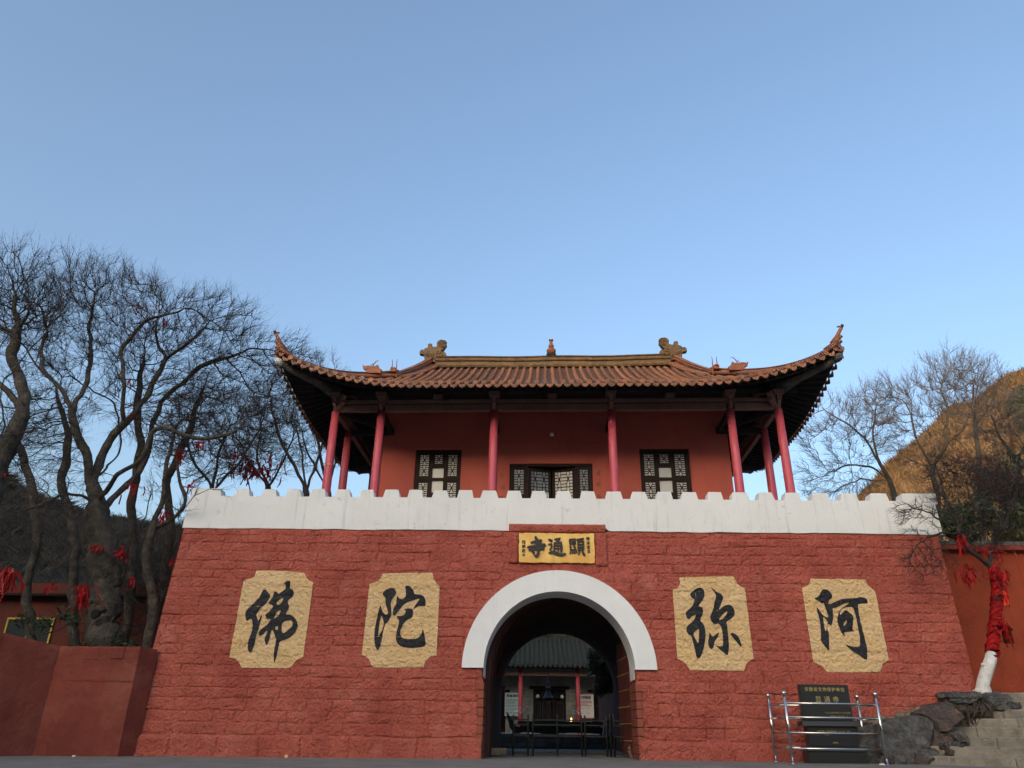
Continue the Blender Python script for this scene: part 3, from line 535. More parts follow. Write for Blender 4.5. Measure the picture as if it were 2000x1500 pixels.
C_XIAN = [((1215, 420, 1225, 500), (22, 22)), ((1215, 415, 1315, 405, 1315, 490), (20, 26, 22)), ((1228, 455, 1305, 450), (14, 14)), ((1228, 490, 1305, 488), (16, 16)),
          ((1235, 515, 1218, 545, 1245, 560, 1220, 590), (16, 18, 16, 16)), ((1305, 510, 1285, 545, 1318, 560, 1290, 590), (16, 18, 16, 16)), ((1218, 600, 1330, 592), (14, 14)), ((1235, 620, 1222, 665), (20, 24)), ((1265, 618, 1268, 655), (18, 22)), ((1292, 615, 1302, 650), (18, 22)), ((1322, 608, 1342, 640), (18, 22)),
          ((1338, 420, 1400, 410, 1460, 400), (22, 24, 30)), ((1398, 415, 1382, 445), (20, 18)), ((1368, 455, 1366, 600), (26, 24)), ((1368, 455, 1458, 450, 1455, 600), (22, 28, 26)), ((1375, 505, 1448, 503), (16, 16)), ((1375, 552, 1448, 550), (16, 16)), ((1370, 598, 1450, 596), (18, 18)), ((1388, 612, 1368, 680), (26, 12)), ((1430, 610, 1470, 690), (20, 36))]
for ch in (C_SI, C_TONG, C_XIAN):
    b = MB()
    for i, (pp, ww) in enumerate(ch): stroke(b, ps(*pp), [w_*SC*1.22 for w_ in ww], -.030-.0006*i, -.002)
    part('raised_character', b, M['charcoal'], plq)
for i, t in enumerate('癸未吉旦'): link('small_character', text_mesh(t, .085, M['charcoal'], .004, .002), plq, loc=((1540-985)*SC+(i*.004), -.006, .327+(560-400-i*75)*SC), rot=FRONT)
for i, t in enumerate('劉炳森印'): link('small_character', text_mesh(t, .085 if i < 3 else .06, M['charcoal'], .004, .002), plq, loc=((405-985)*SC, -.006, .327+(560-470-i*76)*SC), rot=FRONT)

# ================================================================ pavilion
pav = thing('gate_pavilion', 'red pavilion with pink columns and upswept orange tiled roof standing on the gate wall', 'pavilion', (.72, 1.9, 0), R(-1.6))
XE, YE, YC0, ZE, GX, RX = 7.05, 4.375, 3.125, 8.50, 4.65, 3.95
def tmax(X): X = abs(X); return YE if X <= RX else XE-GX+(GX-X)/(GX-RX)*(YE-XE+GX) if X <= GX else XE-X
def _ab(X, Yc):
    a = max(0, (abs(X)-3.4)/(XE-3.4))**2.2; b_ = max(0, (abs(Yc)-.9)/(YE-.9))**2.2; return a*b_
def roofp(X, Yc, off=0.):
    tx = XE-abs(X); ty = YE-abs(Yc); t = ty if abs(X) <= GX else min(tx, ty); t = max(t, 0)
    ab = _ab(X, Yc); s = .19*ab
    return Vector((X+math.copysign(s, X), YC0+Yc+math.copysign(s, Yc), ZE+.49*t+.0245*t*t+.84*ab+off))
roof = MB()
# front/back slopes and side skirts as a grid
def slope_grid(side):   # side: 'f','b','l','r'
    if side in 'fb':
        xs_ = np.linspace(-XE, XE, 81); s = -1 if side == 'f' else 1
        vs_ = []; 
        for x in xs_:
            tm = tmax(x)
            for j in range(13): vs_.append(roofp(x, s*(YE-tm*j/12)))
        n_ = 13; fs = [(i*n_+j, (i+1)*n_+j, (i+1)*n_+j+1, i*n_+j+1) for i in range(80) for j in range(12)]
        if s > 0: fs = [f[::-1] for f in fs]
    else:
        ys_ = np.linspace(-YE, YE, 61); s = -1 if side == 'l' else 1; vs_ = []
        for y in ys_:
            tm = min(YE-abs(y), XE-GX)
            for j in range(9): vs_.append(roofp(s*(XE-tm*j/8) if tm*j/8 < XE-GX-1e-4 else s*(GX+1e-4), y))
        n_ = 9; fs = [(i*n_+j, i*n_+j+1, (i+1)*n_+j+1, (i+1)*n_+j) for i in range(60) for j in range(8)]
        if s < 0: fs = fs
        else: fs = [f[::-1] for f in fs]
    roof.add(vs_, fs)
for s in 'fblr': slope_grid(s)
rf = part('roof', roof, M['pan'], pav, True)
# underside
und = MB()
def ins(X, Yc, dz): p = roofp(X, Yc); return (p.x*.998, p.y, p.z-dz)
for s in (-1, 1):
    vs_ = []
    for x in np.linspace(-XE, XE, 61):
        tm = min(1.9, XE-abs(x)) if abs(x) > XE-1.9 else 1.9
        for j in range(5): vs_.append(ins(x, s*(YE-.04-tm*j/4), .09))
    und.add(vs_, [((i*5+j), (i*5+j+1), (i+1)*5+j+1, (i+1)*5+j) if s < 0 else ((i+1)*5+j, (i+1)*5+j+1, i*5+j+1, i*5+j) for i in range(60) for j in range(4)])
    vs_ = []
    for y in np.linspace(-YE, YE, 41):
        tm = min(1.9, YE-abs(y)) if abs(y) > YE-1.9 else 1.9
        for j in range(5): vs_.append(ins(s*(XE-.04-tm*j/4), y, .09))
    und.add(vs_, [((i*5+j), (i*5+j+1), (i+1)*5+j+1, (i+1)*5+j) for i in range(40) for j in range(4)])
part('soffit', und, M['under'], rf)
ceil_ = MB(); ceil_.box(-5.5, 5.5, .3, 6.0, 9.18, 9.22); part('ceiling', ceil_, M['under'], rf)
# cover tile rows, end discs, drip tiles
disc = MB()
for k in range(1): disc.lathe([(.001, 0), (.062, 0), (.066, .008), (.066, .05)], n=12)
disc_me = disc.mesh('eave_tile_disc', M['tile'])
drip = MB(); sh = [(-.090, .030), (-.092, -.005), (-.075, -.05), (-.035, -.082), (0, -.105), (.035, -.082), (.075, -.05), (.092, -.005), (.090, .030), (.05, .010), (0, .0), (-.05, .010)]
drip.prism([(p[0], p[1]) for p in sh], 'y', -.012, .012); drip.box(-.012, .012, -.02, -.012, -.09, .0); drip.box(-.05, .05, -.018, -.012, -.05, -.035); drip_me = drip.mesh('drip_tile', M['tile'])
def row(X=None, Yc=None, s=1, axis='f'):
    if axis == 'f':
        tm = tmax(X)-(.12 if abs(X) <= GX else .05)
        jx = random.uniform(-.012, .012); jz = random.uniform(-.008, .008); f = lambda t: roofp(X+jx*(1-t/4), s*(YE-t), .018+jz)
    else:
        tm = min(YE-abs(Yc)-.05, XE-GX-.05); f = lambda t: roofp(s*(XE-t), Yc, .018)
    if tm < .12: return
    k = max(2, int(tm/.20)); pts = []; rad = []
    for j in range(k):
        a, c = tm*j/k, tm*(j+1)/k
        pts += [f(a+.0015), f(c-.0015)]; rad += [.064, .054]
    b = MB(); b.tube(pts, rad, 7, cap=True); part('cover_tile_row', b, M['tile'], rf, True)
def eave_bits(p, q, n_out, mid):  # p: disc point, q: direction along the eave
    ang = math.atan2((q-p).z, math.hypot((q-p).x, (q-p).y))
    rot = Matrix.Rotation(math.atan2(n_out[1], n_out[0])+R(90), 4, 'Z') @ Matrix.Rotation(0, 4, 'Y')
    d = bpy.data.objects.new('eave_tile_disc', disc_me); COL.objects.link(d); d.parent = rf
    d.matrix_local = Matrix.Translation(p+Vector((n_out[0], n_out[1], 0))*.065+Vector((0, 0, .030+random.uniform(-.006, .006)))) @ rot @ Matrix.Rotation(R(90+random.uniform(-7, 7)), 4, 'X') @ Matrix.Translation((0, 0, -.05))
    e = bpy.data.objects.new('drip_tile', drip_me); COL.objects.link(e); e.parent = rf
    dr = (q-p); yaw = math.atan2(dr.y, dr.x); 
    along = dr.normalized(); outv = Vector((n_out[0], n_out[1], 0)); outv = (outv-along*outv.dot(along)).normalized(); up = along.cross(-outv); 
    if up.z < 0: up = -up; 
    m = Matrix(((along.x, -outv.x, up.x, 0), (along.y, -outv.y, up.y, 0), (along.z, -outv.z, up.z, 0), (0, 0, 0, 1)))
    e.matrix_local = Matrix.Translation(mid+outv*.045+Vector((0, 0, -.032))) @ m @ Matrix.Rotation(R(random.uniform(-5, 5)), 4, 'Y') @ Matrix.Rotation(R(-12), 4, 'X')
PIT = .2235
nrow = int(XE/PIT)
for s in (-1, 1):
    for i in range(-nrow, nrow+1):
        X = i*PIT
        row(X=X, s=s, axis='f')
        if abs(X) < XE-.05: eave_bits(roofp(X, s*YE), roofp(min(X+PIT, XE), s*YE), (0, s), roofp(X+PIT/2, s*YE))
    ny = int(YE/PIT)
    for i in range(-ny, ny+1):
        Yv = i*PIT; row(Yc=Yv, s=s, axis='s')
        if abs(Yv) < YE-.1: eave_bits(roofp(s*XE, Yv), roofp(s*XE, min(Yv+PIT, YE)), (s, 0), roofp(s*XE, Yv+PIT/2))
# rafters under the eaves (too small to pick apart)
raf = MB(); fly = MB()
for s in (-1, 1):
    X = -XE+.12
    while X < XE-.1:
        p = roofp(X, s*(YE-.10), -.125); xi = max(-5.94, min(5.94, X)) if abs(X) > 5.3 else X
        xi = X if abs(X) < 5.3 else math.copysign(5.3+(abs(X)-5.3)*.35, X)
        q = roofp(xi, s*(YE-1.35), -.20); raf.bar(p, q, .07, .08)
        X += PIT
    Yv = -YE+.12
    while Yv < YE-.1:
        p = roofp(s*(XE-.10), Yv, -.125); yi = Yv if abs(Yv) < 2.6 else math.copysign(2.6+(abs(Yv)-2.6)*.35, Yv)
        q = roofp(s*(XE-1.35), yi, -.20); raf.bar(p, q, .07, .08); Yv += PIT
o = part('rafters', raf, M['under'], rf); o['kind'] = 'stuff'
# fascia strip beneath drip tiles
fa = MB()
for s in (-1, 1):
    pts = [roofp(x, s*(YE-.05), -.06) for x in np.linspace(-XE+.05, XE-.05, 60)]
    for a, c in zip(pts[:-1], pts[1:]): fa.bar(a, c, .03, .06)
    pts = [roofp(s*(XE-.05), y, -.06) for y in np.linspace(-YE+.05, YE-.05, 40)]
    for a, c in zip(pts[:-1], pts[1:]): fa.bar(a, c, .03, .06)
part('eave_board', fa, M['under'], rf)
# corner beams with pale weathered heads
for sx in (-1, 1):
    for sy in (-1, 1):
        b = MB(); P0 = Vector((sx*5.5, YC0+sy*2.7, 8.95)); 
        pts = [P0.lerp(roofp(sx*(XE-.08), sy*(YE-.08), -.20), t)+Vector((0, 0, -.10*math.sin(t*math.pi))) for t in (0, .25, .5, .75, 1)]
        b.tube(pts, [.12, .12, .115, .105, .09], 8); part('corner_beam', b, M['grey_wood'], rf, True)
        b = MB(); e = pts[-1]; dd = Vector((sx, sy, .9)).normalized(); b.tube([e-dd*.05, e+dd*.10, e+dd*.18], [.10, .095, .04], 8)
        if sx > 0:
            for k in range(16): a_ = e+Vector((random.uniform(-.05, .22), random.uniform(-.1, .1), random.uniform(-.02, .30))); b.tube([a_, a_+Vector((random.uniform(-.02, .16), 0, random.uniform(-.10, .06)))], [.035, .012], 5)
        part('beam_head', b, M['limewash'] if sx < 0 else M['grey_wood'], rf, True)
        b = MB(); P1 = Vector((sx*5.94, YC0+sy*3.125, 8.72)); P2 = P1+Vector((sx*.55, sy*.55, .22)); b.tube([P1, P1.lerp(P2, .5)+Vector((0, 0, .02)), P2], [.11, .10, .07], 8); part('carved_bracket_arm', b, M['grey_wood'], rf, True)
# gable walls
for sx in (-1, 1):
    zt_ = roofp(0, 0).z; zb_ = roofp(GX, -(YE-XE+GX)).z; yy_ = YE-XE+GX
    b = MB(); b.add([(sx*GX, YC0-yy_, zb_), (sx*GX, YC0+yy_, zb_), (sx*RX, YC0, zt_), (sx*(GX-.08), YC0-yy_, zb_-.05), (sx*(GX-.08), YC0+yy_, zb_-.05), (sx*(RX-.08), YC0, zt_-.02)], [(0, 1, 2), (5, 4, 3), (0, 3, 4, 1), (1, 4, 5, 2), (2, 5, 3, 0)]); part('gable', b, M['pav_wall'], rf)
# ridges
def sweep(name, pts, w, h, material, cap=.0, parent=rf):
    b = MB(); vs_ = []; n_ = len(pts); pts = [Vector(p) for p in pts]
    for i, p in enumerate(pts):
        d = (pts[min(i+1, n_-1)]-pts[max(i-1, 0)]); d.z = 0; d = d.normalized() if d.length > 1e-6 else Vector((1, 0, 0)); r_ = Vector((d.y, -d.x, 0)); hh = h[i] if hasattr(h, '__len__') else h; ww = w[i] if hasattr(w, '__len__') else w
        prof = [(-.5, -.1), (.5, -.1), (.60, .05), (.60, .18), (.34, .26), (.34, .44), (.52, .50), (.55, .58), (.50, .66), (.34, .70), (.34, .80), (.48, .85), (.25, 1.0), (-.25, 1.0), (-.48, .85), (-.34, .80), (-.34, .70), (-.50, .66), (-.55, .58), (-.52, .50), (-.34, .44), (-.34, .26), (-.60, .18), (-.60, .05)]
        vs_ += [p+r_*(u*ww)+Vector((0, 0, v*hh)) for u, v in prof]
    m_ = 24; b.add(vs_, [(i*m_+j, (i+1)*m_+j, (i+1)*m_+(j+1) % m_, i*m_+(j+1) % m_) for i in range(n_-1) for j in range(m_)]+[tuple(range(m_)), tuple(range(n_*m_-1, (n_-1)*m_-1, -1))])
    return part(name, b, material, parent)
zr = lambda x: roofp(0, 0).z+.02+.05*(x/4.1)**4+.012*math.sin(x*2.2+1)
ks = 15
for k in range(ks):
    xa = -3.8+7.6*k/ks; xb = -3.8+7.6*(k+1)/ks-.002
    sweep('ridge_block', [(xa, YC0, zr(xa)), (xb, YC0, zr(xb))], .26, .40, M['ridge'])
for sx in (-1, 1):
    for sy in (-1, 1):
        # ridge running down the slope from the dragon finial
        yf_ = YE-XE+GX; pts = []
        for u in np.linspace(.04, 1.04, 12): yy = yf_*u; pts.append(Vector((sx*(RX+(GX-RX)*u), YC0+sy*yy, ZE+.49*(YE-yy)+.0245*(YE-yy)**2+.02+.09*(1-u)**3)))
        sweep('slope_ridge', pts, .20, [.36-.014*i for i in range(12)], M['tile'])
        for dx in (-.17, .17, -.29*sx):
            b = MB(); b.tube([p+Vector((dx, 0, .05)) for p in pts], .055, 7); part('slope_ridge_tile', b, M['tile'], rf, True)
        # hip ridge to the swept corner
        hp = []
        t0 = XE-GX+.05
        for k in range(22):
            t = t0*(1-k/21); p = roofp(sx*(XE-t), sy*(YE-t), .02); hp.append(p)
        hh = [.26-.0045*k for k in range(22)]
        sweep('hip_ridge', hp, .17, hh, M['tile'])
        for dd in (-1, 1):
            b = MB(); b.tube([p+Vector((-sx*.10*dd, sy*.10*dd, .05)) for p in hp], .055, 7); part('hip_side_tile', b, M['tile'], rf, True)
        e = hp[-1]; o_ = Vector((sx, sy, 0)).normalized()
        for j, (l_, z_, r_) in enumerate(((.20, .10, .060), (.30, .26, .055), (.40, .50, .050))):
            b = MB(); st = hp[-4+j]+Vector((0, 0, .10+.07*j)); en = e+o_*l_*.30+Vector((0, 0, .10+z_*.85))
            b.tube([st, st.lerp(en, .5)+Vector((0, 0, -.03)), en], [r_*1.1, r_, r_*.9], 8); part('corner_tip_tile', b, M['tile'], rf, True)
        b = MB(); en = e+o_*.12+Vector((0, 0, .50)); b.bar(en-o_*.06+Vector((0, 0, -.06)), en+o_*.05+Vector((0, 0, .10)), .07, .045); b.bar(en+Vector((-sx*.03, 0, .07)), en+Vector((-sx*.10, 0, .05)), .03, .03); part('corner_hook', b, M['pan'], rf)
# dragon finials on the main ridge
DRG = [(-4.588,3.125,11.716),(-4.598,3.125,11.621),(-4.46,3.125,11.589),(-4.435,3.125,11.468),(-4.411,3.125,11.355),(-4.207,3.125,11.334),(-4.02,3.125,11.306),(-3.854,3.125,11.342),(-3.779,3.125,11.518),(-3.761,3.125,11.612),(-3.823,3.125,11.689),(-3.872,3.125,11.666),(-3.925,3.125,11.709),(-3.845,3.125,11.784),(-3.768,3.125,11.916),(-3.783,3.125,12.012),(-3.862,3.125,12.09),(-3.949,3.125,12.11),(-4.032,3.125,12.08),(-4.079,3.125,11.996),(-4.061,3.125,11.881),(-4.104,3.125,11.863),(-4.222,3.125,11.845),(-4.223,3.125,11.96),(-4.299,3.125,11.98),(-4.355,3.125,11.942),(-4.341,3.125,11.839),(-4.425,3.125,11.817),(-4.471,3.125,11.752),(-4.541,3.125,11.772)]
DRG = [(p[0], p[2]) for p in DRG]; dcx = sum(p[0] for p in DRG)/len(DRG); dz0 = min(p[1] for p in DRG)
for sx in (-1, 1):
    fin = bpy.data.objects.new('dragon_finial', None)
    pl_ = [((p[0]-dcx)*-sx*1.06, (p[1]-dz0)*1.06) for p in DRG]
    if sx > 0: pl_ = pl_[::-1]
    b = MB(); b.prism(pl_[::1] if sx < 0 else pl_, 'y', -.09, .09)
    o = part('dragon_finial', b, M['ridge'], rf, loc=(sx*3.86, YC0, dz0+.0)); bev(o, .012)
    # carved detail: scroll, eye, jaw, teeth, mane plates  (x axis points inward)
    i_ = -sx
    def at_(u, v): return (i_*-1*(-u), 0, v)
    top = max(p[1] for p in pl_); inn = max(abs(p[0]) for p in pl_)
    b = MB()
    for r_ in (.13, .085, .04): b.tube([(i_*.27+r_*math.cos(a), -.095, top-.17+r_*math.sin(a)) for a in np.linspace(0, 5.6, 14)], .014, 5)
    b.tube([(i_*.15+.05*math.cos(a), -.10, .36+.05*math.sin(a)) for a in np.linspace(0, 6.2, 10)], .016, 5)
    b.lathe([(.001, 0), (.03, 0), (.02, .02)], (0, 0, 0), 8)
    b.tube([(i_*.30, -.10, .28), (i_*.18, -.11, .20), (i_*.10, -.11, .24), (i_*.08, -.11, .33)], .020, 5)
    b.tube([(i_*.32, -.10, .12), (i_*.20, -.11, .10), (i_*.06, -.11, .16)], .022, 5)
    for k in range(5): b.tube([(i_*(.04-.07*k), -.10, .12+.03*k), (i_*(-.03-.07*k), -.105, .22+.02*k), (i_*(.0-.07*k), -.10, .34)], .013, 5)
    for k in range(4): b.tube([(i_*(.30-.05*k), -.10, .14), (i_*(.29-.05*k), -.105, .185)], [.012, .004], 4)
    part('carved_relief', b, M['ridge'], rf, True, loc=(sx*3.86, YC0, dz0+.0))
    for sy in (-1,):
        # beast heads at the foot of the slope ridge and on the hip ridge
        q = Vector((sx*(GX+.02), YC0+sy*(yf_+.12), 9.92)); b = MB()
        b.box(-.10, .10, -.08, .10, -.12, .10); b.box(-.075, .075, -.20, -.06, .0, .09); b.box(-.06, .06, -.22, -.14, .09, .12); b.box(-.09, .09, -.06, .05, .08, .17, taper=.015)
        for s2 in (-1, 1): b.tube([(s2*.05, 0, .15), (s2*.065, -.02, .26), (s2*.055, -.02, .36), (s2*.075, -.04, .44)], [.018, .014, .010, .006], 5)
        part('beast_head', b, M['terracotta'], rf, loc=q, scale=(1.05, 1, 1.05))
        hq = roofp(sx*(XE-1.75), sy*(YE-1.75), .20); d_ = -sx
        b = MB(); b.prism([(0, 0), (.36, 0), (.38, .10), (.30, .16), (.27, .26), (.20, .22), (.10, .20), (.02, .24), (-.08, .22), (-.14, .26), (-.12, .16), (-.04, .10)], 'y', -.06, .06)
        b.tube([(.10, 0, .18), (.14, 0, .30), (.20, 0, .40), (.28, 0, .42)], [.02, .016, .012, .006], 5)
        b.tube([(.05, 0, .18), (.07, 0, .26), (.12, 0, .34)], [.014, .012, .006], 5)
        o = part('hip_beast', b, M['terracotta'], rf, loc=hq, rot=(0, 0, 0), scale=(d_*1.1, 1, 1.0))
b = MB(); b.prism([(-.12, 0), (.12, 0), (.16, .08), (.10, .10), (-.10, .10), (-.16, .08)], 'y', -.1, .1); part('finial_base', b, M['grey_tile'], rf, loc=(-.03, YC0, zr(0)+.36))
b = MB(); b.lathe([(.07, 0), (.12, .03), (.155, .11), (.145, .18), (.09, .22), (.075, .25), (.085, .27), (.095, .30), (.085, .35), (.055, .38), (.05, .47), (.045, .50), (.07, .52), (.075, .55), (.05, .56)], n=20)
part('vase_finial', b, M['terracotta'], rf, True, loc=(-.03, YC0, zr(0)+.45))

# columns, beams, brackets
CXS = [-5.94, -4.68, -1.61, 1.53, 4.68, 5.94]
colm = MB(); colm.lathe([(.118, 0), (.117, 1.2), (.112, 2.4), (.103, 3.62)], n=20); col_me = colm.mesh('column', M['pink'], True)
pos = [(x, 0) for x in CXS]+[(x, 6.25) for x in CXS]+[(s*5.94, y) for s in (-1, 1) for y in (1.45, 4.8)]
for x, y in pos:
    link('column', col_me, pav, loc=(x, y, 4.66))
    b = MB(); b.lathe([(.17, 0), (.19, .04), (.19, .09), (.14, .12)], (x, y, 4.66), 16); part('column_base', b, M['step_stone'], pav, True)
for x, z in ((-5.94, 6.75), (-5.94, 4.9)):
    b = MB(); b.lathe([(.120, 0), (.122, .006), (.120, .012)], (x, 0, z), 20); part('column_joint', b, M['cream'], pav)
def beam(x0, y0, x1, y1, z0_, z1_, w, m='brown'):
    b = MB(); b.bar((x0, y0, (z0_+z1_)/2), (x1, y1, (z0_+z1_)/2), w, z1_-z0_); bev(part('beam', b, M[m], pav), .008)
for y in (0, 6.25):
    for a, c in zip(CXS[:-1], CXS[1:]): beam(a+.10, y, c-.10, y, 8.275, 8.455, .13); beam(a+.08, y, c-.08, y, 8.50, 8.60, .17)
for s in (-1, 1):
    ysl = [0, 1.45, 4.8, 6.25]
    for a, c in zip(ysl[:-1], ysl[1:]): beam(s*5.94, a+.1, s*5.94, c-.1, 8.275, 8.455, .13); beam(s*5.94, a+.08, s*5.94, c-.08, 8.50, 8.60, .17)
    for y in (1.45, 4.8): beam(s*4.60, y, s*5.85, y, 8.15, 8.33, .10, 'under')
for x in CXS[1:-1]: beam(x, .1, x, 1.5, 8.20, 8.36, .10, 'under')
for s in (-1, 1): beam(s*5.85, .1, s*4.75, 1.4, 8.22, 8.36, .09, 'under')
def bracket(x, y, corner=0):
    e = thing  # noqa
    b = MB(); b.box(-.12, .12, -.26, .12, 8.62, 8.74); b.box(-.145, .145, -.29, .13, 8.70, 8.76)
    b.prism([(-.23, 8.62), (-.17, 8.50), (-.21, 8.46), (-.14, 8.34), (-.08, 8.28), (.05, 8.28), (.05, 8.62)], 'x', -.045, .045)
    b.prism([(-.13, 8.62), (-.10, 8.52), (-.05, 8.46), (.05, 8.46), (.10, 8.52), (.13, 8.62)], 'y', -.085, .085)
    bev(part('bracket', b, M['brown'], pav, loc=(x, y, 0)), .006)
    if corner:
        b = MB(); m = Matrix.Rotation(R(-45*corner), 4, 'Z')
        vsx = MB(); vsx.prism([(-.42, 8.64), (-.34, 8.52), (-.38, 8.46), (-.26, 8.36), (-.12, 8.28), (0, 8.28), (0, 8.70), (-.36, 8.72)], 'x', -.06, .06)
        b.add([m @ Vector((v[0], v[1], v[2])) for v in vsx.v], vsx.f); bev(part('corner_bracket', b, M['brown'], pav, loc=(x, y, 0)), .006)
for i, x in enumerate(CXS): bracket(x, 0, -1 if i == 0 else 1 if i == 5 else 0)
for a, c in zip(CXS[:-1], CXS[1:]):
    m_ = (a+c)/2
    if c-a > 2: 
        b = MB(); b.box(m_-.12, m_+.12, -.16, .1, 8.62, 8.72); part('bracket_block', b, M['brown'], pav)
        for s in (-1, 1): b = MB(); b.prism([(m_+s*.16, 8.60), (m_+s*.30, 8.60), (m_+s*.33, 8.66), (m_+s*.2, 8.70)][::s], 'y', -.05, .05); part('carved_scroll', b, M['under'], pav)
# purlin and boards between brackets and roof
for y, z in ((0, 8.86), (6.25, 8.86)):
    b = MB(); b.tube([(-6.5, y, z), (6.5, y, z)], .09, 10); part('purlin', b, M['under'], pav, True)
for s in (-1, 1): b = MB(); b.tube([(s*5.94, -.5, 8.86), (s*5.94, 6.8, 8.86)], .09, 10); part('purlin', b, M['under'], pav, True)

# core walls with openings
WINS = [(-3.93, -2.62), (2.40, 3.78)]; WT, WB_ = 7.72, 5.75; DX0, DX1, DT = -1.25, 1.075, 7.29
b = MB(); y0, y1 = 1.45, 1.70
xs_ = [-4.90, -3.93, -2.62, -1.25, 1.075, 2.40, 3.78, 4.90]
b.box(-4.90, -3.93, y0, y1, 4.66, WT); b.box(-2.62, -1.25, y0, y1, 4.66, DT); b.box(1.075, 2.40, y0, y1, 4.66, DT); b.box(3.78, 4.90, y0, y1, 4.66, WT)
b.box(-3.93, -2.62, y0, y1, 4.66, WB_); b.box(2.40, 3.78, y0, y1, 4.66, WB_)
b.box(-2.62, 2.40, y0, y1, DT, WT); b.box(-4.90, 4.90, y0, y1, WT, 9.1)
b.box(-4.90, -4.65, y1, 4.8, 4.66, 9.1); b.box(4.65, 4.90, y1, 4.8, 4.66, 9.1); b.box(-4.90, 4.90, 4.8, 5.0, 4.66, 9.1)
wall = part('wall', b, M['pav_wall'], pav)
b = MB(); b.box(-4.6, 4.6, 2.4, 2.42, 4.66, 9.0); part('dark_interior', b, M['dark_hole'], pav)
for a, c in WINS:
    b = MB()
    for (p, q, r_, s_) in ((a-.05, a-.012, WB_, WT+.05), (c+.012, c+.05, WB_, WT+.05), (a-.012, c+.012, WT+.012, WT+.05)): b.box(p, q, y0-.02, y0, r_, s_)
    bev(part('window_surround', b, M['pav_wall'], pav), .008)
b = MB(); b.box(-1.61, 1.5, y0-.012, y0, 7.90, 7.915); b.box(1.30, 1.44, y0-.03, y0, 5.0, 7.1); b.box(-1.33, -1.29, y0-.03, y0, 5.0, 7.15); part('plaster_moulding', b, M['pav_wall'], pav)
def lattice(mb, x0, z0_, w, h, y, th=.0145, d=.02, flip=0):
    P_ = lambda u, v: (x0+u*w, y, z0_+v*h)
    L_ = [(P_(0, v), P_(.33, v)) for v in (.2, .8)]+[(P_(.67, v), P_(1, v)) for v in (.2, .8)]+[(P_(0, v), P_(.40, v)) for v in (.4, .6)]+[(P_(.60, v), P_(1, v)) for v in (.4, .6)]
    L_ += [(P_(u, 0), P_(u, .2)) for u in (.33, .67)]+[(P_(u, .8), P_(u, 1)) for u in (.33, .67)]
    L_ += [(P_(.33, .2), P_(.67, .8)), (P_(.67, .2), P_(.33, .8)), (P_(0, 0), P_(1, 0)), (P_(0, 1), P_(1, 1))]
    L_ += [(P_(.5, .40), P_(.58, .5)), (P_(.58, .5), P_(.5, .60)), (P_(.5, .60), P_(.42, .5)), (P_(.42, .5), P_(.5, .40))]
    for a, c in L_: mb.bar(a, c, th, d)
def panel(parent, x0, x1, z0_, z1_, y, units, pane, fr=.055, mtx=None):
    f = MB(); f.box(x0, x0+fr, y-.03, y+.03, z0_, z1_); f.box(x1-fr, x1, y-.03, y+.03, z0_, z1_); f.box(x0+fr, x1-fr, y-.03, y+.03, z1_-fr, z1_); f.box(x0+fr, x1-fr, y-.03, y+.03, z0_, z0_+fr)
    if units: f.box(x0+fr, x1-fr, y-.012, y+.012, z0_+fr, z1_-fr) if False else None
    o_ = part('sash', f, M['dark_wood'], parent)
    p = MB(); p.box(x0+fr-.003, x1-fr+.003, y+.008, y+.014, z0_+fr-.003, z1_-fr+.003); part('pane', p, pane, parent)
    if units:
        l_ = MB(); hh = (z1_-z0_-2*fr)/units
        for k in range(units): lattice(l_, x0+fr, z0_+fr+k*hh, x1-x0-2*fr, hh, y-.005)
        part('lattice', l_, M['dark_wood'], parent)
for a, c in WINS:
    y = y0+.10; f = MB(); f.box(a, a+.07, y-.06, y+.06, WB_, WT); f.box(c-.07, c, y-.06, y+.06, WB_, WT); f.box(a+.07, c-.07, y-.06, y+.06, WT-.07, WT)
    w = (c-a-.14); a1 = a+.07; xa = a1+w*.335; xb = a1+w*.665; zt = WT-.07; zm = 6.86
    f.box(xa-.03, xa+.03, y-.05, y+.05, WB_, zt); f.box(xb-.03, xb+.03, y-.05, y+.05, WB_, zt); f.box(a1, xa-.03, y-.05, y+.05, zm-.035, zm+.035); f.box(xb+.03, c-.07, y-.05, y+.05, zm-.035, zm+.035); f.box(xa+.03, xb-.03, y-.05, y+.05, zm-.035, zm+.035); f.box(xa+.03, xb-.03, y-.05, y+.05, 7.20, 7.26)
    win = part('window', f, M['dark_wood'], pav)
    panel(win, a1, xa-.03, zm+.035, zt, y, 2, M['pane']); panel(win, xb+.03, c-.07, zm+.035, zt, y, 2, M['pane']); panel(win, xa+.03, xb-.03, 7.26, zt, y, 1, M['pane'])
    for (z0_, z1_) in ((zm+.035, 7.20), (6.47, zm-.035)): p = MB(); p.box(xa+.03, xb-.03, y+.01, y+.02, z0_, z1_); part('pane', p, M['pane'], win)
    panel(win, a1, xa-.03, WB_, zm-.035, y, 3, M['pane']); panel(win, xb+.03, c-.07, WB_, zm-.035, y, 3, M['pane']); panel(win, xa+.03, xb-.03, WB_, 6.47, y, 1, M['pane_grey'])
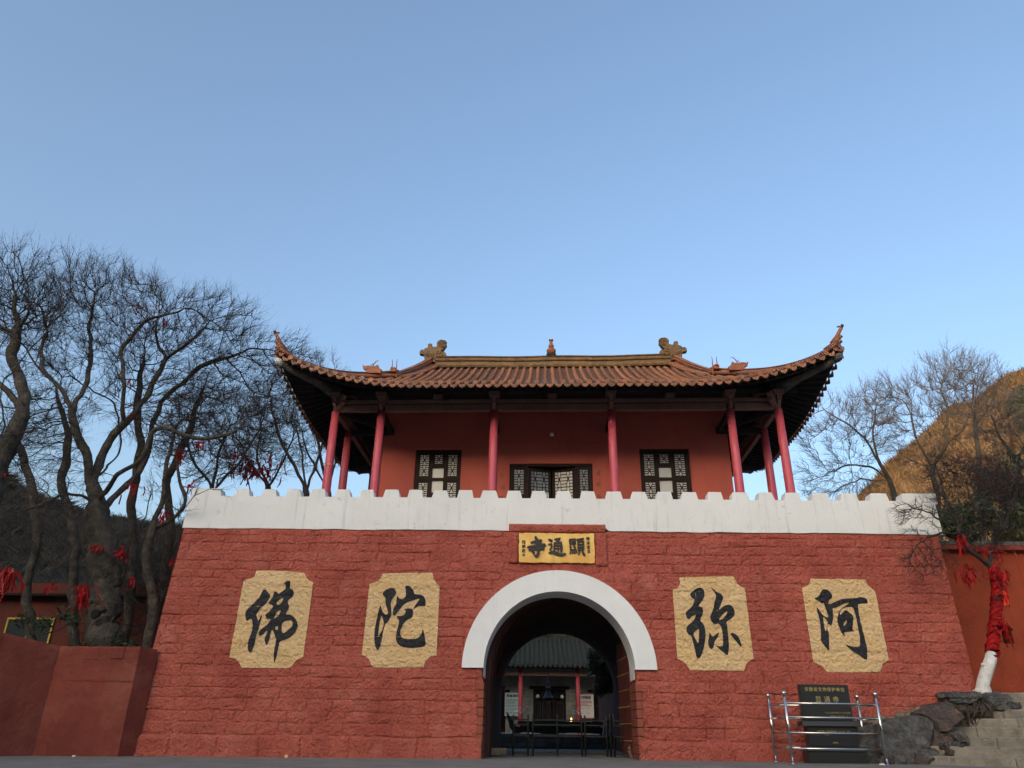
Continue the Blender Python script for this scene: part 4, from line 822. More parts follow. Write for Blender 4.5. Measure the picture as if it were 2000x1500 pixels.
# door: frame, side lights, two leaves standing ajar
y = y0+.12; f = MB(); f.box(DX0, DX0+.06, y-.06, y+.06, 4.66, DT); f.box(DX1-.06, DX1, y-.06, y+.06, 4.66, DT); f.box(DX0+.06, DX1-.06, y-.06, y+.06, DT-.06, DT)
s1, s2 = DX0+.50, DX1-.46
f.box(s1-.03, s1+.03, y-.05, y+.05, 4.66, DT-.06); f.box(s2-.03, s2+.03, y-.05, y+.05, 4.66, DT-.06); door = part('door', f, M['dark_wood'], pav)
panel(door, DX0+.06, s1-.03, 6.35, DT-.06, y, 2, M['pane_grey'], .075); panel(door, s2+.03, DX1-.06, 6.35, DT-.06, y, 2, M['pane_grey'], .075)
panel(door, DX0+.06, s1-.03, 5.2, 6.35, y, 3, M['pane_grey'], .075); panel(door, s2+.03, DX1-.06, 5.2, 6.35, y, 3, M['pane_grey'], .075)
lw = (s2-s1)/2-.03
for s, hx, pn in ((1, s1+.03, M['pane_grey']), (-1, s2-.03, M['pane'])):
    leaf = MB(); x0_, x1_ = (0, lw) if s > 0 else (-lw, 0)
    leaf.box(x0_, x0_+.07, -.03, .03, 4.70, DT-.08); leaf.box(x1_-.07, x1_, -.03, .03, 4.70, DT-.08); leaf.box(x0_+.07, x1_-.07, -.03, .03, DT-.16, DT-.08); leaf.box(x0_+.07, x1_-.07, -.03, .03, 4.70, 5.3)
    leaf.box(x0_+.07, x1_-.07, .008, .012, 5.3, DT-.16)
    for k in range(4):
        hh = (DT-.16-5.3)/4
        for u in (0, 1): lattice(leaf, x0_+.07+u*(lw-.14)/2, 5.3+k*hh, (lw-.14)/2, hh, -.005)
    o = link('door_leaf', leaf.mesh('door_leaf', [M['dark_wood'], pn]), pav, loc=(hx, y+.02, 0), rot=(0, 0, R(17*s)))
    for p in o.data.polygons:
        if 24 <= p.index < 30: p.material_index = 1
def smear(x, ztop, nchar, seed):     # faded painted characters beside the door
    rr = random.Random(seed)
    for k in range(nchar):
        b = MB(); z = ztop-k*.335
        for j in range(7):
            if rr.random() < .5: a_ = rr.uniform(-.06, .02); b.box(x+a_, x+a_+rr.uniform(.05, .09), y0-.0060-.0005*j, y0-.004, z+rr.uniform(-.08, .08), z+rr.uniform(-.08, .08)+.017)
            else: u = x+rr.uniform(-.06, .06); zz = z+rr.uniform(-.08, 0); b.box(u, u+.016, y0-.0065-.0005*j, y0-.004, zz, zz+rr.uniform(.05, .10))
        part('faded_character', b, M['faint'], pav)
smear(-1.46, 6.93, 4, 3); smear(1.22, 7.0, 5, 5)
# globe lamp on the wall
lm = thing('wall_lamp', 'round frosted globe lamp mounted on the red pavilion wall above the lattice door', 'lamp', (.72, 1.9, 0), R(-1.6))
b = MB(); b.lathe([(.001, -.065)]+[(.065*math.sin(R(a)), -.065*math.cos(R(a))) for a in range(15, 180, 15)]+[(.001, .065)], (-.05, 1.33, 8.12), 16); part('globe', b, M['globe'], lm, True)
b = MB(); b.bar((-.05, 1.45, 8.12), (-.05, 1.38, 8.12), .05, .05); part('lamp_mount', b, M['dark_wood'], lm)
b = MB(); b.tube([(-.045, 1.44, 8.08), (-.04, 1.44, 7.90)], .006, 5); part('cable', b, M['jamb'], lm)
rod = MB(); rod.tube([(0, 0, 0), (0, 0, .24)], .011, 6); rod_me = rod.mesh('white_rod', M['white'])
for i, (x, lb) in enumerate(((.455, 'left one of two thin white rods in the battlement gap before the door'), (.50, 'right one of two thin white rods in the battlement gap before the door'))):
    tag(link('white_rod', rod_me, loc=(x, .40, 5.30-.03*0)), lb, 'rod')

# ================================================================ inside the passage
# folding barrier fence just inside the passage
fn = thing('folding_barrier', 'low black metal folding barrier of thin posts standing across the passage', 'barrier', (0, 1.75, -.02))
for x, h in ((-.28, .80), (.05, .80), (.16, .80), (.70, .82), (1.24, .80), (1.32, .80), (1.80, .84), (1.88, .86), (1.96, .84)):
    b = MB(); b.tube([(x, 0, 0), (x, 0, h), (x, 0, h+.03)], [.021, .021, .010], 6); part('post', b, M['black_metal'], fn, True)
for x0, x1 in ((-.28, .05), (.16, .70), (.70, 1.24), (1.32, 1.80), (1.96, 2.5)):
    for z in (.72, .62, .40, .05):
        b = MB(); b.bar((x0, 0, z), (x1, 0, z), .022, .030); part('rail', b, M['black_metal'], fn)
for z in (.25, .32): b = MB(); b.bar((.05, 0, z), (.16, 0, z), .014, .016); part('rail', b, M['black_metal'], fn)
blk = MB(); blk.box(-.35, 0, -.15, .15, 0, .15); tag(bev(link('stone_block', blk.mesh('stone_block', M['rock_tan']), loc=(-.42, 1.9, -.03)), .015), 'squared pale stone block standing on the floor at the left side of the passage', 'stone')
def rock(name, c, r, sc, material, sd, n=12, amp=.25, jag=1.0):
    b = MB(); vs_ = []; 
    for i in range(n+1):
        th = math.pi*i/n
        for k in range(n*2):
            ph = math.pi*k/n; d = Vector((math.sin(th)*math.cos(ph), math.sin(th)*math.sin(ph), math.cos(th)))
            q = d*1.0; rr = r*(1+amp*mnoise.noise(d*1.6*jag+Vector((sd*7.3, sd, 0)))+amp*.5*mnoise.noise(d*4*jag+Vector((sd, 3, sd))))
            cube = max(abs(d.x), abs(d.y), abs(d.z)); rr *= 1/(cube**.65)*.9
            vs_.append((c[0]+d.x*rr*sc[0], c[1]+d.y*rr*sc[1], c[2]+d.z*rr*sc[2]))
    fs = [(i*2*n+k, i*2*n+(k+1) % (2*n), (i+1)*2*n+(k+1) % (2*n), (i+1)*2*n+k) for i in range(n) for k in range(2*n)]
    b.add(vs_, [f[::-1] for f in fs]); return b.mesh(name, material, False)
tag(link('stone_block', rock('stone_block', (2.36, 1.35, .06), .17, (1, .9, .9), M['rock_tan'], 3)), 'rough pale stone lying at the foot of the studded door leaf', 'stone')
# studded door leaf folded back against the right wall of the passage
dl = thing('studded_gate_leaf', 'dark red gate leaf with rows of brass studs folded back inside the passage', 'door', (2.33, 1.02, 0), R(3.2))
b = MB(); b.box(-.06, .02, 0, 1.5, .05, 2.9); part('leaf', b, M['door_red'], dl)
for k in range(5): b = MB(); b.box(-.07, -.06, .02+k*.3, .28+k*.3, .08, 2.85); part('plank', b, M['door_red'], dl)
st = MB(); st.lathe([(.019, 0), (.017, .010), (.009, .017), (.001, .019)], n=8); st_me = st.mesh('stud', M['brass'], True)
for i in range(8):
    for j in range(9): link('stud', st_me, dl, loc=(-.072, .06+j*.17, .30+i*.34), rot=(0, R(-90), 0))
# raised platform of stone blocks beyond the passage
pf = thing('platform', 'low platform of dark grey stone blocks with steps beyond the passage', 'platform', (0, 10.2, 0))
b = MB(); b.box(-9, 12, .35, 40, -.3, .385); part('core', b, M['grey_brick'], pf)
sb = {}
for k in range(4):
    z0_ = -.12+k*.13; x = -3.0+random.uniform(0, .2); y0_ = -.02+.07*k
    while x < 6.2:
        w = random.uniform(.22, .48); b = MB(); b.box(x, x+w-.012, y0_+random.uniform(-.012, .012), .36, z0_+.006, z0_+.124); part('stone_block', b, M['platform'], pf); x += w
pv = MB(); pv.box(-9, 12, .3, 40, .386, .395); part('paving', pv, M['step_stone'], pf)

# ------------------------------------------------ hall at the back of the court
hall = thing('rear_hall', 'grey brick hall with dark tiled roof and two pink columns seen through the arch', 'temple hall', (1.3, 28.0, .39))
b = MB(); W_ = 9.0
# wall with door openings at local x: left -4.2..-2.35, centre -.85..0.97 , right 2.5..4
ops = [(-4.6, -2.45, 2.08), (-.88, .98, 2.30), (2.45, 4.6, 2.15)]; xs_ = [-W_]+[v for o_ in ops for v in o_[:2]]+[W_]
for i in range(0, len(xs_), 2): b.box(xs_[i], xs_[i+1], 1.55, 1.85, 0, 3.6)
for a, c, t in ops: b.box(a, c, 1.55, 1.85, t, 3.6)
part('wall', b, M['grey_brick'], hall)
for a, c, t in ops:
    b = MB(); b.box(a, c, 1.80, 1.84, 0, t); part('dark_doorway', b, M['dark_hole'], hall)
    b = MB(); b.box(a-.22, c+.22, 1.49, 1.6, t, t+.16); part('lintel', b, M['dark_hole'], hall)
    for u in np.linspace(a+.12, c-.12, 5): b = MB(); b.box(u-.03, u+.03, 1.70, 1.78, 0, t); part('door_stile', b, M['dark_wood'], hall)
    b = MB(); b.box(a+.1, c-.1, 1.72, 1.77, t-.75, t-.65); part('door_rail', b, M['dark_wood'], hall)
# brick faces: the nearest-looking patches as pieces
bk = MB(); bk.box(-.13, .13, 0, .02, -.030, .030); bk_me = bk.mesh('brick', M['grey_brick'])
bkn = 0
rest = MB()
for (a, c, z0_, z1_) in ((-2.40, -.93, .0, 3.3), (1.03, 2.40, .0, 3.3), (-.93, 1.03, 2.5, 3.3)):
    k = 0; z = z0_+.035
    while z < z1_:
        x = a+.14+(.135 if k % 2 else 0)
        while x < c-.12:
            if bkn < 260 and z > 1.0: link('brick', bk_me, hall, loc=(x, 1.532+random.uniform(-.003, .003), z)); bkn += 1
            else: rest.box(x-.13, x+.13, 1.534, 1.552, z-.030, z+.030)
            x += .272
        z += .072; k += 1
o = part('brickwork', rest, M['grey_brick'], hall); o['kind'] = 'stuff'
for x in (-1.60, 1.585, -6.2, 6.2):
    b = MB(); b.lathe([(.125, 0), (.12, 3.5)], (x, 0, 0), 16); c_ = part('column', b, M['hall_column'], hall, True)
    if abs(x) < 3:
        b = MB(); b.prism([(x, .95), (x+.13, 1.14), (x, 1.33), (x-.13, 1.14)], 'y', -.145, -.128); part('diamond_sticker', b, M['sticker'], c_)
        link('character', text_mesh('福', .20, M['text_dark'], .002, .003, 'character'), c_, loc=(x, -.15, 1.14), rot=FRONT)
b = MB(); b.box(-W_, W_, -.1, .1, 2.92, 3.10); part('tie_beam', b, M['brown'], hall)
b = MB(); b.box(-W_, W_, -.08, 1.6, 3.55, 3.62); part('ceiling', b, M['under'], hall)
b = MB(); b.box(-W_, W_, -.1, .1, 3.3, 3.5); part('eave_purlin', b, M['under'], hall)
# roof: front slope with individual tile rows
hz = lambda y: 3.40+.40*(y+.9)+.011*(y+.9)**2
b = MB(); n_ = 12; ysr = np.linspace(-.9, 3.0, n_)
b.add([(x, y, hz(y)) for y in ysr for x in (-W_-.5, W_+.5)], [(2*i, 2*i+1, 2*i+3, 2*i+2) for i in range(n_-1)]); b.add([(-W_-.5, 3, hz(3)), (W_+.5, 3, hz(3)), (W_+.5, 7.5, 3.4), (-W_-.5, 7.5, 3.4)], [(0, 1, 2, 3)])
b.add([(-W_-.5, -.9, hz(-.9)-.08), (W_+.5, -.9, hz(-.9)-.08), (W_+.5, 1.6, 3.62), (-W_-.5, 1.6, 3.62)], [(3, 2, 1, 0)])
hr = part('roof', b, M['grey_tile'], hall)
pts = []; rad = []
for j in range(16):
    a, c = -.95+3.9*j/16, -.95+3.9*(j+1)/16; pts += [(0, a, hz(a)+.03), (0, c-.01, hz(c)+.03)]; rad += [.085, .068]
b = MB(); b.tube(pts, rad, 7); rme = b.mesh('cover_tile_row', M['grey_tile'], True)
b = MB(); b.prism([(-.12, .04), (-.09, -.03), (0, -.11), (.09, -.03), (.12, .04)], 'y', -.01, .01); dme = b.mesh('drip_tile', M['grey_tile'])
for i in range(-22, 23):
    x = i*.272-.1; link('cover_tile_row', rme, hr, loc=(x, 0, 0)); link('drip_tile', dme, hr, loc=(x+.136, -.95, 3.37))
rz_ = hz(3.0)
b = MB(); b.box(-W_, W_, 2.86, 3.14, rz_-.02, rz_+.14); b.box(-W_, W_, 2.92, 3.08, rz_+.14, rz_+.55); b.box(-W_, W_, 2.86, 3.14, rz_+.55, rz_+.66); part('ridge', b, M['grey_tile'], hr)
b = MB()
for k in range(60):
    x = -1.0+random.uniform(-.7, .7)+.55; z = rz_+.18+random.uniform(0, .34); a_ = random.uniform(0, 6.28)
    b.tube([(x+.09*math.cos(a_+t), 2.90, z+.09*math.sin(a_+t)) for t in (0, 1, 2, 3, 4)], [.03, .035, .03, .025, .01], 5)
part('ridge_carving', b, M['grey_tile'], hr, True)
for x in np.linspace(-4, 4, 9):
    if abs(x+.5) > 1: b = MB(); b.box(x-.35, x+.35, 2.895, 2.92, rz_+.2, rz_+.5); part('ridge_panel', b, M['grey_tile'], hr)
def board(name, label, x, z, w, h, m, title, tm, redframe):
    t = thing(name, label, 'notice board', (x, 29.30, z)); b = MB(); b.box(-w/2, w/2, 0, .04, -h/2, h/2); bev(part('panel', b, m, t), .01)
    if redframe:
        b = MB(); b.box(-w/2-.02, w/2+.02, -.012, .03, h/2, h/2+.04); b.box(-w/2-.02, w/2+.02, -.012, .03, -h/2-.04, -h/2); part('edging', b, M['text_red'], t)
    link('title', text_mesh(title, .17, tm, .004, .004, 'title'), t, loc=(.02, -.008, h/2-.18), rot=FRONT)
    b = MB(); rr = random.Random(len(title)); z_ = h/2-.36; k = 0
    while z_ > (-h/2+.1 if not redframe else 0):
        xx = -w/2+.14
        while xx < w/2-.12-(rr.random()*.3 if k % 3 == 2 else 0): l_ = rr.uniform(.03, .06); b.box(xx, xx+l_, -.007, -.001, z_-.018, z_+.018); xx += l_+.016
        z_ -= .075; k += 1
    if redframe:
        for cx_, cz_ in ((-.22, -.15), (.2, -.13), (-.2, -.42), (.18, -.40)):
            b.tube([(cx_+.07*math.cos(a), -.006, cz_+.05*math.sin(a)) for a in (0, .8, 1.6, 2.4, 3.2)], .014, 4)
    part('body_text', b, tm if not redframe else M['text_red'], t); return t
board('notice_board', 'pale blue notice board with dark text on the hall wall left of the door', -.78, 1.86, 1.02, 1.22, M['board_blue'], '敬香须知', M['text_dark'], False)
board('notice_board', 'white notice board with red borders and text on the hall wall right of the door', 3.35, 1.82, .98, 1.22, M['board_white'], '文明敬香', M['text_dark'], True)
# hanging lanterns in the doorway
lan = MB(); lan.lathe([(.04, .11), (.09, .06), (.10, 0), (.08, -.06), (.03, -.09)], n=10); lan_me = lan.mesh('hanging_lantern', M['board_white'], True)
for x, lb in ((.67, 'small pale lantern hanging left of the burner spire in the doorway'), (2.05, 'small pale lantern hanging right of the burner spire in the doorway')):
    tag(link('hanging_lantern', lan_me, loc=(x, 29.2, 2.28)), lb, 'lantern', 'lanterns in the hall doorway')

# incense burner with a roofed spire and a long upturned trough
ib = thing('incense_trough', 'long dark bronze incense trough with upturned ends in front of the hall', 'incense burner', (1.25, 13.6, .39))
b = MB(); b.box(-1.55, 1.55, -.3, .3, .33, .42); part('rim', b, M['iron'], ib)
b = MB(); b.box(-1.45, 1.45, -.25, .25, .05, .33, taper=-.03); part('trough', b, M['iron'], ib)
for k in range(14): b = MB(); x = -1.3+k*.2; b.tube([(x+.06*math.cos(t), -.285, .19+.05*math.sin(t)) for t in (0, 1.2, 2.4, 3.6)], [.02, .024, .02, .01], 5); part('cloud_relief', b, M['iron'], ib, True)
for s in (-1, 1):
    b = MB(); b.prism([(s*1.45, .22), (s*1.62, .26), (s*1.78, .50), (s*1.92, .70), (s*1.98, .74), (s*1.93, .52), (s*1.84, .20), (s*1.66, .0), (s*1.45, .0)][::s], 'y', -.06, .06); part('upturned_ear', b, M['iron'], ib)
b = MB(); b.tube([(.42, -.05, .42), (.43, -.05, .50), (.42, -.05, .56)], [.028, .034, .004], 6); tag(link('candle_flame', b.mesh('candle_flame', M['flame'], True), loc=(1.25, 13.6, .40)), 'small orange flame burning above the rim of the bronze trough', 'flame')
bp = thing('roofed_burner', 'dark cast iron burner with a small upswept roof and ball spire behind the trough', 'incense burner', (.86, 14.6, .39))
b = MB()
for a in range(6): an = R(60*a); b.tube([(.30*math.cos(an), .30*math.sin(an), 0), (.27*math.cos(an), .27*math.sin(an), 1.15)], .025, 6)
part('posts', b, M['iron'], bp, True)
b = MB(); b.lathe([(.28, .0), (.36, .1), (.38, .3), (.33, .45), (.36, .5)], n=18); part('bowl', b, M['iron'], bp, True)
b = MB(); n_ = 24; prof = [(.46, 1.16), (.36, 1.17), (.24, 1.24), (.15, 1.34), (.11, 1.46)]; vs_ = []
for i, (r_, z) in enumerate(prof):
    for k in range(n_):
        an = 2*math.pi*k/n_; up = (abs(math.cos(an*3)))**6*(.10 if i == 0 else .03 if i == 1 else 0); rr = r_*(1+.10*(abs(math.cos(an*3)))**6*(i < 2)); vs_.append((rr*math.cos(an), rr*math.sin(an), z+up))
b.add(vs_, [(i*n_+k, i*n_+(k+1) % n_, (i+1)*n_+(k+1) % n_, (i+1)*n_+k) for i in range(4) for k in range(n_)]+[tuple(range(n_-1, -1, -1))]); part('upswept_roof', b, M['iron'], bp, True)
b = MB(); b.lathe([(.10, 1.44), (.12, 1.48), (.06, 1.52), (.10, 1.58), (.11, 1.62), (.07, 1.68), (.04, 1.70), (.075, 1.75), (.05, 1.82), (.025, 1.86), (.045, 1.95), (.02, 2.0), (.012, 2.1), (.03, 2.14), (.004, 2.2)], n=14); part('spire', b, M['iron'], bp, True)
# incense sales sign, security camera, window on the right
sg = thing('incense_sign', 'dark red vertical sign with yellow characters inside the passage at left', 'sign', (-1.02, 12.3, 1.35))
b = MB(); b.box(-.27, .27, 0, .03, -.85, .6); part('panel', b, M['door_red'], sg)
for k, t in enumerate('请香处'): link('character', text_mesh(t, .29, M['yellow_trim'], .004, .004, 'character'), sg, loc=(.02, -.008, .36-k*.36), rot=FRONT)
b = MB(); b.tube([(-.12, -.01, -.62), (-.16, -.01, -.70), (-.1, -.01, -.78), (.1, -.01, -.78), (.16, -.01, -.70), (.12, -.01, -.62)], .008, 4); part('emblem', b, M['text_red'], sg)
cc = thing('security_camera', 'white and black security camera on a bracket at the left end of the passage', 'camera', (-1.05, 9.6, 1.93))
b = MB(); b.bar((.0, 0, 0), (.22, -.10, -.05), .10, .10); part('body', b, M['white'], cc); b = MB(); b.bar((.20, -.09, -.045), (.27, -.13, -.06), .11, .11); part('hood', b, M['black_metal'], cc)
b = MB(); b.bar((-.3, .1, -.16), (.12, .0, -.16), .08, .07); b.bar((0, .02, -.16), (.02, 0, 0), .04, .04); part('bracket', b, M['black_metal'], cc)
sh = thing('side_house', 'dark red side building with a small white framed window at the right of the court', 'building', (3.15, 9.6, 0))
b = MB(); b.box(.0, 3, 0, 9, -.2, 3.0); part('wall', b, M['tunnel'], sh); b = MB(); b.box(-.02, 0, .5, 1.1, 1.0, 2.1); part('window', b, M['dark_glass'], sh)
b = MB(); [b.box(-.03, -.005, *v) for v in ((.45, .5, .95, 2.15), (1.1, 1.15, .95, 2.15), (.5, 1.1, 2.1, 2.15), (.5, 1.1, .95, 1.0))]; part('window_frame', b, M['board_blue'], sh)
b = MB(); b.add([(-.5, -.2, 2.75), (-.5, 9, 2.75), (3, 9, 4.2), (3, -.2, 4.2), (-.5, -.2, 2.65), (-.5, 9, 2.65), (3, 9, 4.0), (3, -.2, 4.0)], [(0, 3, 2, 1), (4, 5, 6, 7), (0, 1, 5, 4), (3, 0, 4, 7), (1, 2, 6, 5)]); part('roof', b, M['grey_tile'], sh)
b = MB(); b.prism([(0, 0), (.32, .08), (.30, .30), (.16, .36), (.04, .26)], 'y', -.1, .1); tag(link('plastic_bag', b.mesh('plastic_bag', M['board_blue']), loc=(2.55, 10.7, .40)), 'pale blue crumpled bag on the platform at the right of the barrier', 'bag')

# ================================================================ foliage helpers
def leaves(name, centers, radii, n, size, material, parent=None, aspect=.45, seed=0, flat=.0):
    r_ = np.random.default_rng(seed); C = np.asarray(centers, float); Rr = np.asarray(radii, float)
    k = r_.integers(0, len(C), n); d = r_.normal(size=(n, 3)); d /= np.linalg.norm(d, axis=1)[:, None]
    P_ = C[k]+d*(Rr[k]*r_.uniform(.35, 1, (n, 1))**.6)
    u = r_.normal(size=(n, 3)); u /= np.linalg.norm(u, axis=1)[:, None]; w = np.cross(u, d+1e-3); w /= np.linalg.norm(w, axis=1)[:, None]
    s = size*r_.uniform(.6, 1.3, (n, 1)); V = np.stack([P_-u*s, P_+w*s*aspect, P_+u*s, P_-w*s*aspect], 1).reshape(-1, 3)
    return link(name, np_mesh(name, V, np.arange(4*n).reshape(n, 4), material), parent)
def frustums(A, B, ra, rb, sides=3):
    A = np.asarray(A); B = np.asarray(B); d = B-A; L_ = np.linalg.norm(d, axis=1, keepdims=True); d = d/np.maximum(L_, 1e-6)
    h = np.where(np.abs(d[:, 2:3]) < .9, np.array([[0, 0, 1.]]), np.array([[1., 0, 0]])); u = np.cross(d, h); u /= np.linalg.norm(u, axis=1, keepdims=True); w = np.cross(d, u)
    an = 2*np.pi*np.arange(sides)/sides; c = np.cos(an)[None, :, None]; s = np.sin(an)[None, :, None]
    off = u[:, None]*c+w[:, None]*s
    Va = A[:, None]+off*np.asarray(ra)[:, None, None]; Vb = B[:, None]+off*np.asarray(rb)[:, None, None]
    V = np.concatenate([Va, Vb], 1).reshape(-1, 3); n_ = len(A); base = (np.arange(n_)*2*sides)[:, None]
    k = np.arange(sides); Qd = np.stack([k, (k+1) % sides, (k+1) % sides+sides, k+sides], 1)
    return V, (base[:, :, None]+Qd[None]).reshape(-1, 4)
def colonize(skel, attract, step=.28, di=2.2, dk=.42, iters=120, wig=.18, trop=(0, 0, .12), seed=1):
    r_ = np.random.default_rng(seed); pos = []; par = []
    for ch in skel:      # list of (points, parent_chain_point or None)
        pts, attach = ch; prev = -1
        if attach is not None: prev = int(np.argmin(((np.array(pos)-np.array(attach))**2).sum(1)))
        for i in range(len(pts)):
            p = np.array(pts[i], float)
            if i == 0 and prev < 0: pos.append(p); par.append(-1); prev = len(pos)-1; continue
            a = pos[prev]; k = max(1, int(np.linalg.norm(p-a)/step))
            a0 = a.copy()
            for j in range(1, k+1):
                q = a0+(p-a0)*j/k+(r_.normal(size=3)*.03 if j < k else 0); pos.append(q); par.append(prev); prev = len(pos)-1
    A = np.array(attract); P_ = np.array(pos); best = np.full(len(A), 1e9); bi = np.zeros(len(A), int)
    def upd(i0):
        nonlocal best, bi
        for s0 in range(i0, len(pos), 400):
            Q_ = np.array(pos[s0:s0+400]); D = ((A[:, None]-Q_[None])**2).sum(2); m_ = D.min(1); k = D.argmin(1); b_ = m_ < best; best = np.where(b_, m_, best); bi = np.where(b_, s0+k, bi)
    upd(0); alive = np.ones(len(A), bool); born = {}
    for it in range(iters):
        m_ = alive & (best < di*di)
        if not m_.any(): break
        vec = A[m_]-np.array(pos)[bi[m_]]; vec /= np.linalg.norm(vec, axis=1)[:, None]
        ids, inv = np.unique(bi[m_], return_inverse=True); acc = np.zeros((len(ids), 3)); np.add.at(acc, inv, vec)
        acc += np.array(trop)*2; nn_ = np.linalg.norm(acc, axis=1); acc = acc/np.maximum(nn_, 1e-6)[:, None]+r_.normal(size=acc.shape)*wig
        acc /= np.linalg.norm(acc, axis=1)[:, None]; n0 = len(pos)
        for k, i in enumerate(ids):
            if born.get(i, 0) > 3: continue
            born[i] = born.get(i, 0)+1; pos.append(pos[i]+acc[k]*step); par.append(i)
        if len(pos) == n0: break
        upd(n0); alive &= best > dk*dk
    return np.array(pos), np.array(par)
def make_tree(name, label, skel, attract, root_r, tip_r=.010, n_exp=2.3, seed=1, twigs=2, twig_len=.45, m_bark='bark', m_twig='twig', step=.28, di=2.2, dk=.42, wig=.2, knob=0, twig_r=.005, cat='tree', group=None, droop=.0, rmin=.03, trop=(0, 0, .12), sub=2, hollow=None, ribs=8, limb=.66):
    pos, par = colonize(skel, attract, step, di, dk, wig=wig, seed=seed, trop=trop)
    n_ = len(pos); kids = [[] for _ in range(n_)]
    for i in range(1, n_):
        if par[i] >= 0: kids[par[i]].append(i)
    cnt = np.zeros(n_)
    for i in range(n_-1, -1, -1):
        cnt[i] = max(1, cnt[i]) if not kids[i] else cnt[i]
        if par[i] >= 0: cnt[par[i]] += cnt[i]
    e = math.log(max(cnt[0], 2))/math.log(root_r/tip_r); rad = tip_r*cnt**(1/e)
    ntr = 1
    while ntr < n_ and par[ntr] == ntr-1 and (len(skel[0][0]) < 2 or np.linalg.norm(pos[ntr-1]-np.array(skel[0][0][-1])) > 1e-6): ntr += 1
    lsc = np.full(n_, limb); lsc[:ntr] = np.linspace(1, limb+.06, ntr); rad = np.minimum(rad, np.maximum(tip_r*1.0, rad*lsc)+.002)
    t = thing(name, label, cat, tuple(pos[0]), group=group); base = Vector(pos[0])
    rel = pos-pos[0]
    b = MB(); done = set(); starts = [0]; thinA, thinB, ra, rb = [], [], [], []
    while starts:
        s0 = starts.pop(); ch = [s0]; i = s0
        while True:
            ks_ = kids[i]
            if not ks_: break
            ks_ = sorted(ks_, key=lambda k: -cnt[k])
            for k in ks_[1:]: starts.append(k)
            i = ks_[0]; ch.append(i)
        p0 = par[s0]; full = ([p0] if p0 >= 0 else [])+ch
        thick = [k for k in full if rad[k] >= rmin]
        if len(thick) >= 2:
            pts = [rel[k] for k in thick]; rr = [rad[k]*(1 if k != p0 else rad[s0]/rad[k]) for k in thick]
            if knob and s0 == 0: sides = 20
            else: sides = ribs if max(rr) > .08 else 6
            # smooth by midpoint subdivision for close view
            P2 = [Vector(pts[0])]; R2 = [rr[0]]
            for a in range(1, len(pts)):
                pa = Vector(pts[a-1]); pb = Vector(pts[a]); P2 += [pa.lerp(pb, .5), pb]; R2 += [(rr[a-1]+rr[a])/2, rr[a]]
            for _ in range(2):
                P2 = [P2[0]]+[(P2[a-1]+P2[a]*2+P2[a+1])/4 for a in range(1, len(P2)-1)]+[P2[-1]]
            def wob(q, p, r0):
                d = (q-p); f = 1+.20*mnoise.noise(q*2.3+base)+.16*mnoise.noise(q*7+base)+.08*mnoise.noise(q*17+base)
                if knob and r0 > .20: f += knob*mnoise.noise(q*1.5+base)+knob*.9*abs(mnoise.noise(q*4.2+base))+knob*.5*abs(mnoise.noise(q*10+base))
                if hollow is not None:
                    hd = ((q+base)-Vector(hollow[0])).length
                    if hd < hollow[1]: f *= .45
                return p+d*f
            b.tube(P2, R2, sides, True, wob)
        for a in range(1, len(full)):
            i1, i0 = full[a], full[a-1]
            if rad[i1] < rmin: thinA.append(rel[i0]); thinB.append(rel[i1]); ra.append(min(rad[i0], rad[i1]*1.3)); rb.append(rad[i1])
    tr = part('trunk', b, M[m_bark], t, True)
    V, Qd = frustums(thinA, thinB, ra, rb, 4)
    link('branches', np_mesh('branches', V, Qd, M[m_twig], True), t)['kind'] = 'stuff'
    r_ = np.random.default_rng(seed+5); tip = [i for i in range(1, n_) if rad[i] < rmin*.75]
    A_, B_, RA, RB = [], [], [], []
    T = np.repeat(np.array(tip), twigs); P0 = rel[T]; D0 = rel[T]-rel[par[T]]; D0 /= np.linalg.norm(D0, axis=1)[:, None]+1e-9
    OD = P0-(rel[tip].mean(0)-np.array([0, 0, 1.1])); OD /= np.linalg.norm(OD, axis=1)[:, None]+1e-9
    D = D0*.6+OD*.75+r_.normal(size=D0.shape)*.42+np.array([0, 0, .15-droop]); D /= np.linalg.norm(D, axis=1)[:, None]; L_ = twig_len*r_.uniform(.5, 1.3, len(T))
    p = P0
    for sgm in range(3):
        q = p+D*(L_/3)[:, None]; r0 = twig_r*(1-.25*sgm); A_.append(p); B_.append(q); RA.append(np.full(len(p), r0)); RB.append(np.full(len(p), r0*.75))
        for _ in range(sub if sgm < 2 else sub-1):
            m_ = r_.random(len(q)) < .8; Ds = D[m_]+r_.normal(size=D[m_].shape)*.42; Ds /= np.linalg.norm(Ds, axis=1)[:, None]; l2 = (L_[m_]*r_.uniform(.2, .5, m_.sum()))[:, None]; e_ = q[m_]+Ds*l2
            A_.append(q[m_]); B_.append(e_); RA.append(np.full(len(e_), r0*.7)); RB.append(np.full(len(e_), r0*.35))
        D = D+r_.normal(size=D.shape)*.16+np.array([0, 0, .12-droop*.6]); D /= np.linalg.norm(D, axis=1)[:, None]; p = q
    V, Qd = frustums(np.concatenate(A_), np.concatenate(B_), np.concatenate(RA), np.concatenate(RB), 3)
    link('twigs', np_mesh('twigs', V, Qd, M[m_twig]), t)['kind'] = 'stuff'
    return t, pos, rad
def ell(n, c, r, seed, shell=.0):
    r_ = np.random.default_rng(seed); d = r_.normal(size=(n, 3)); d /= np.linalg.norm(d, axis=1)[:, None]
    return np.array(c)+d*np.array(r)*(r_.uniform(shell, 1, (n, 1))**.42)

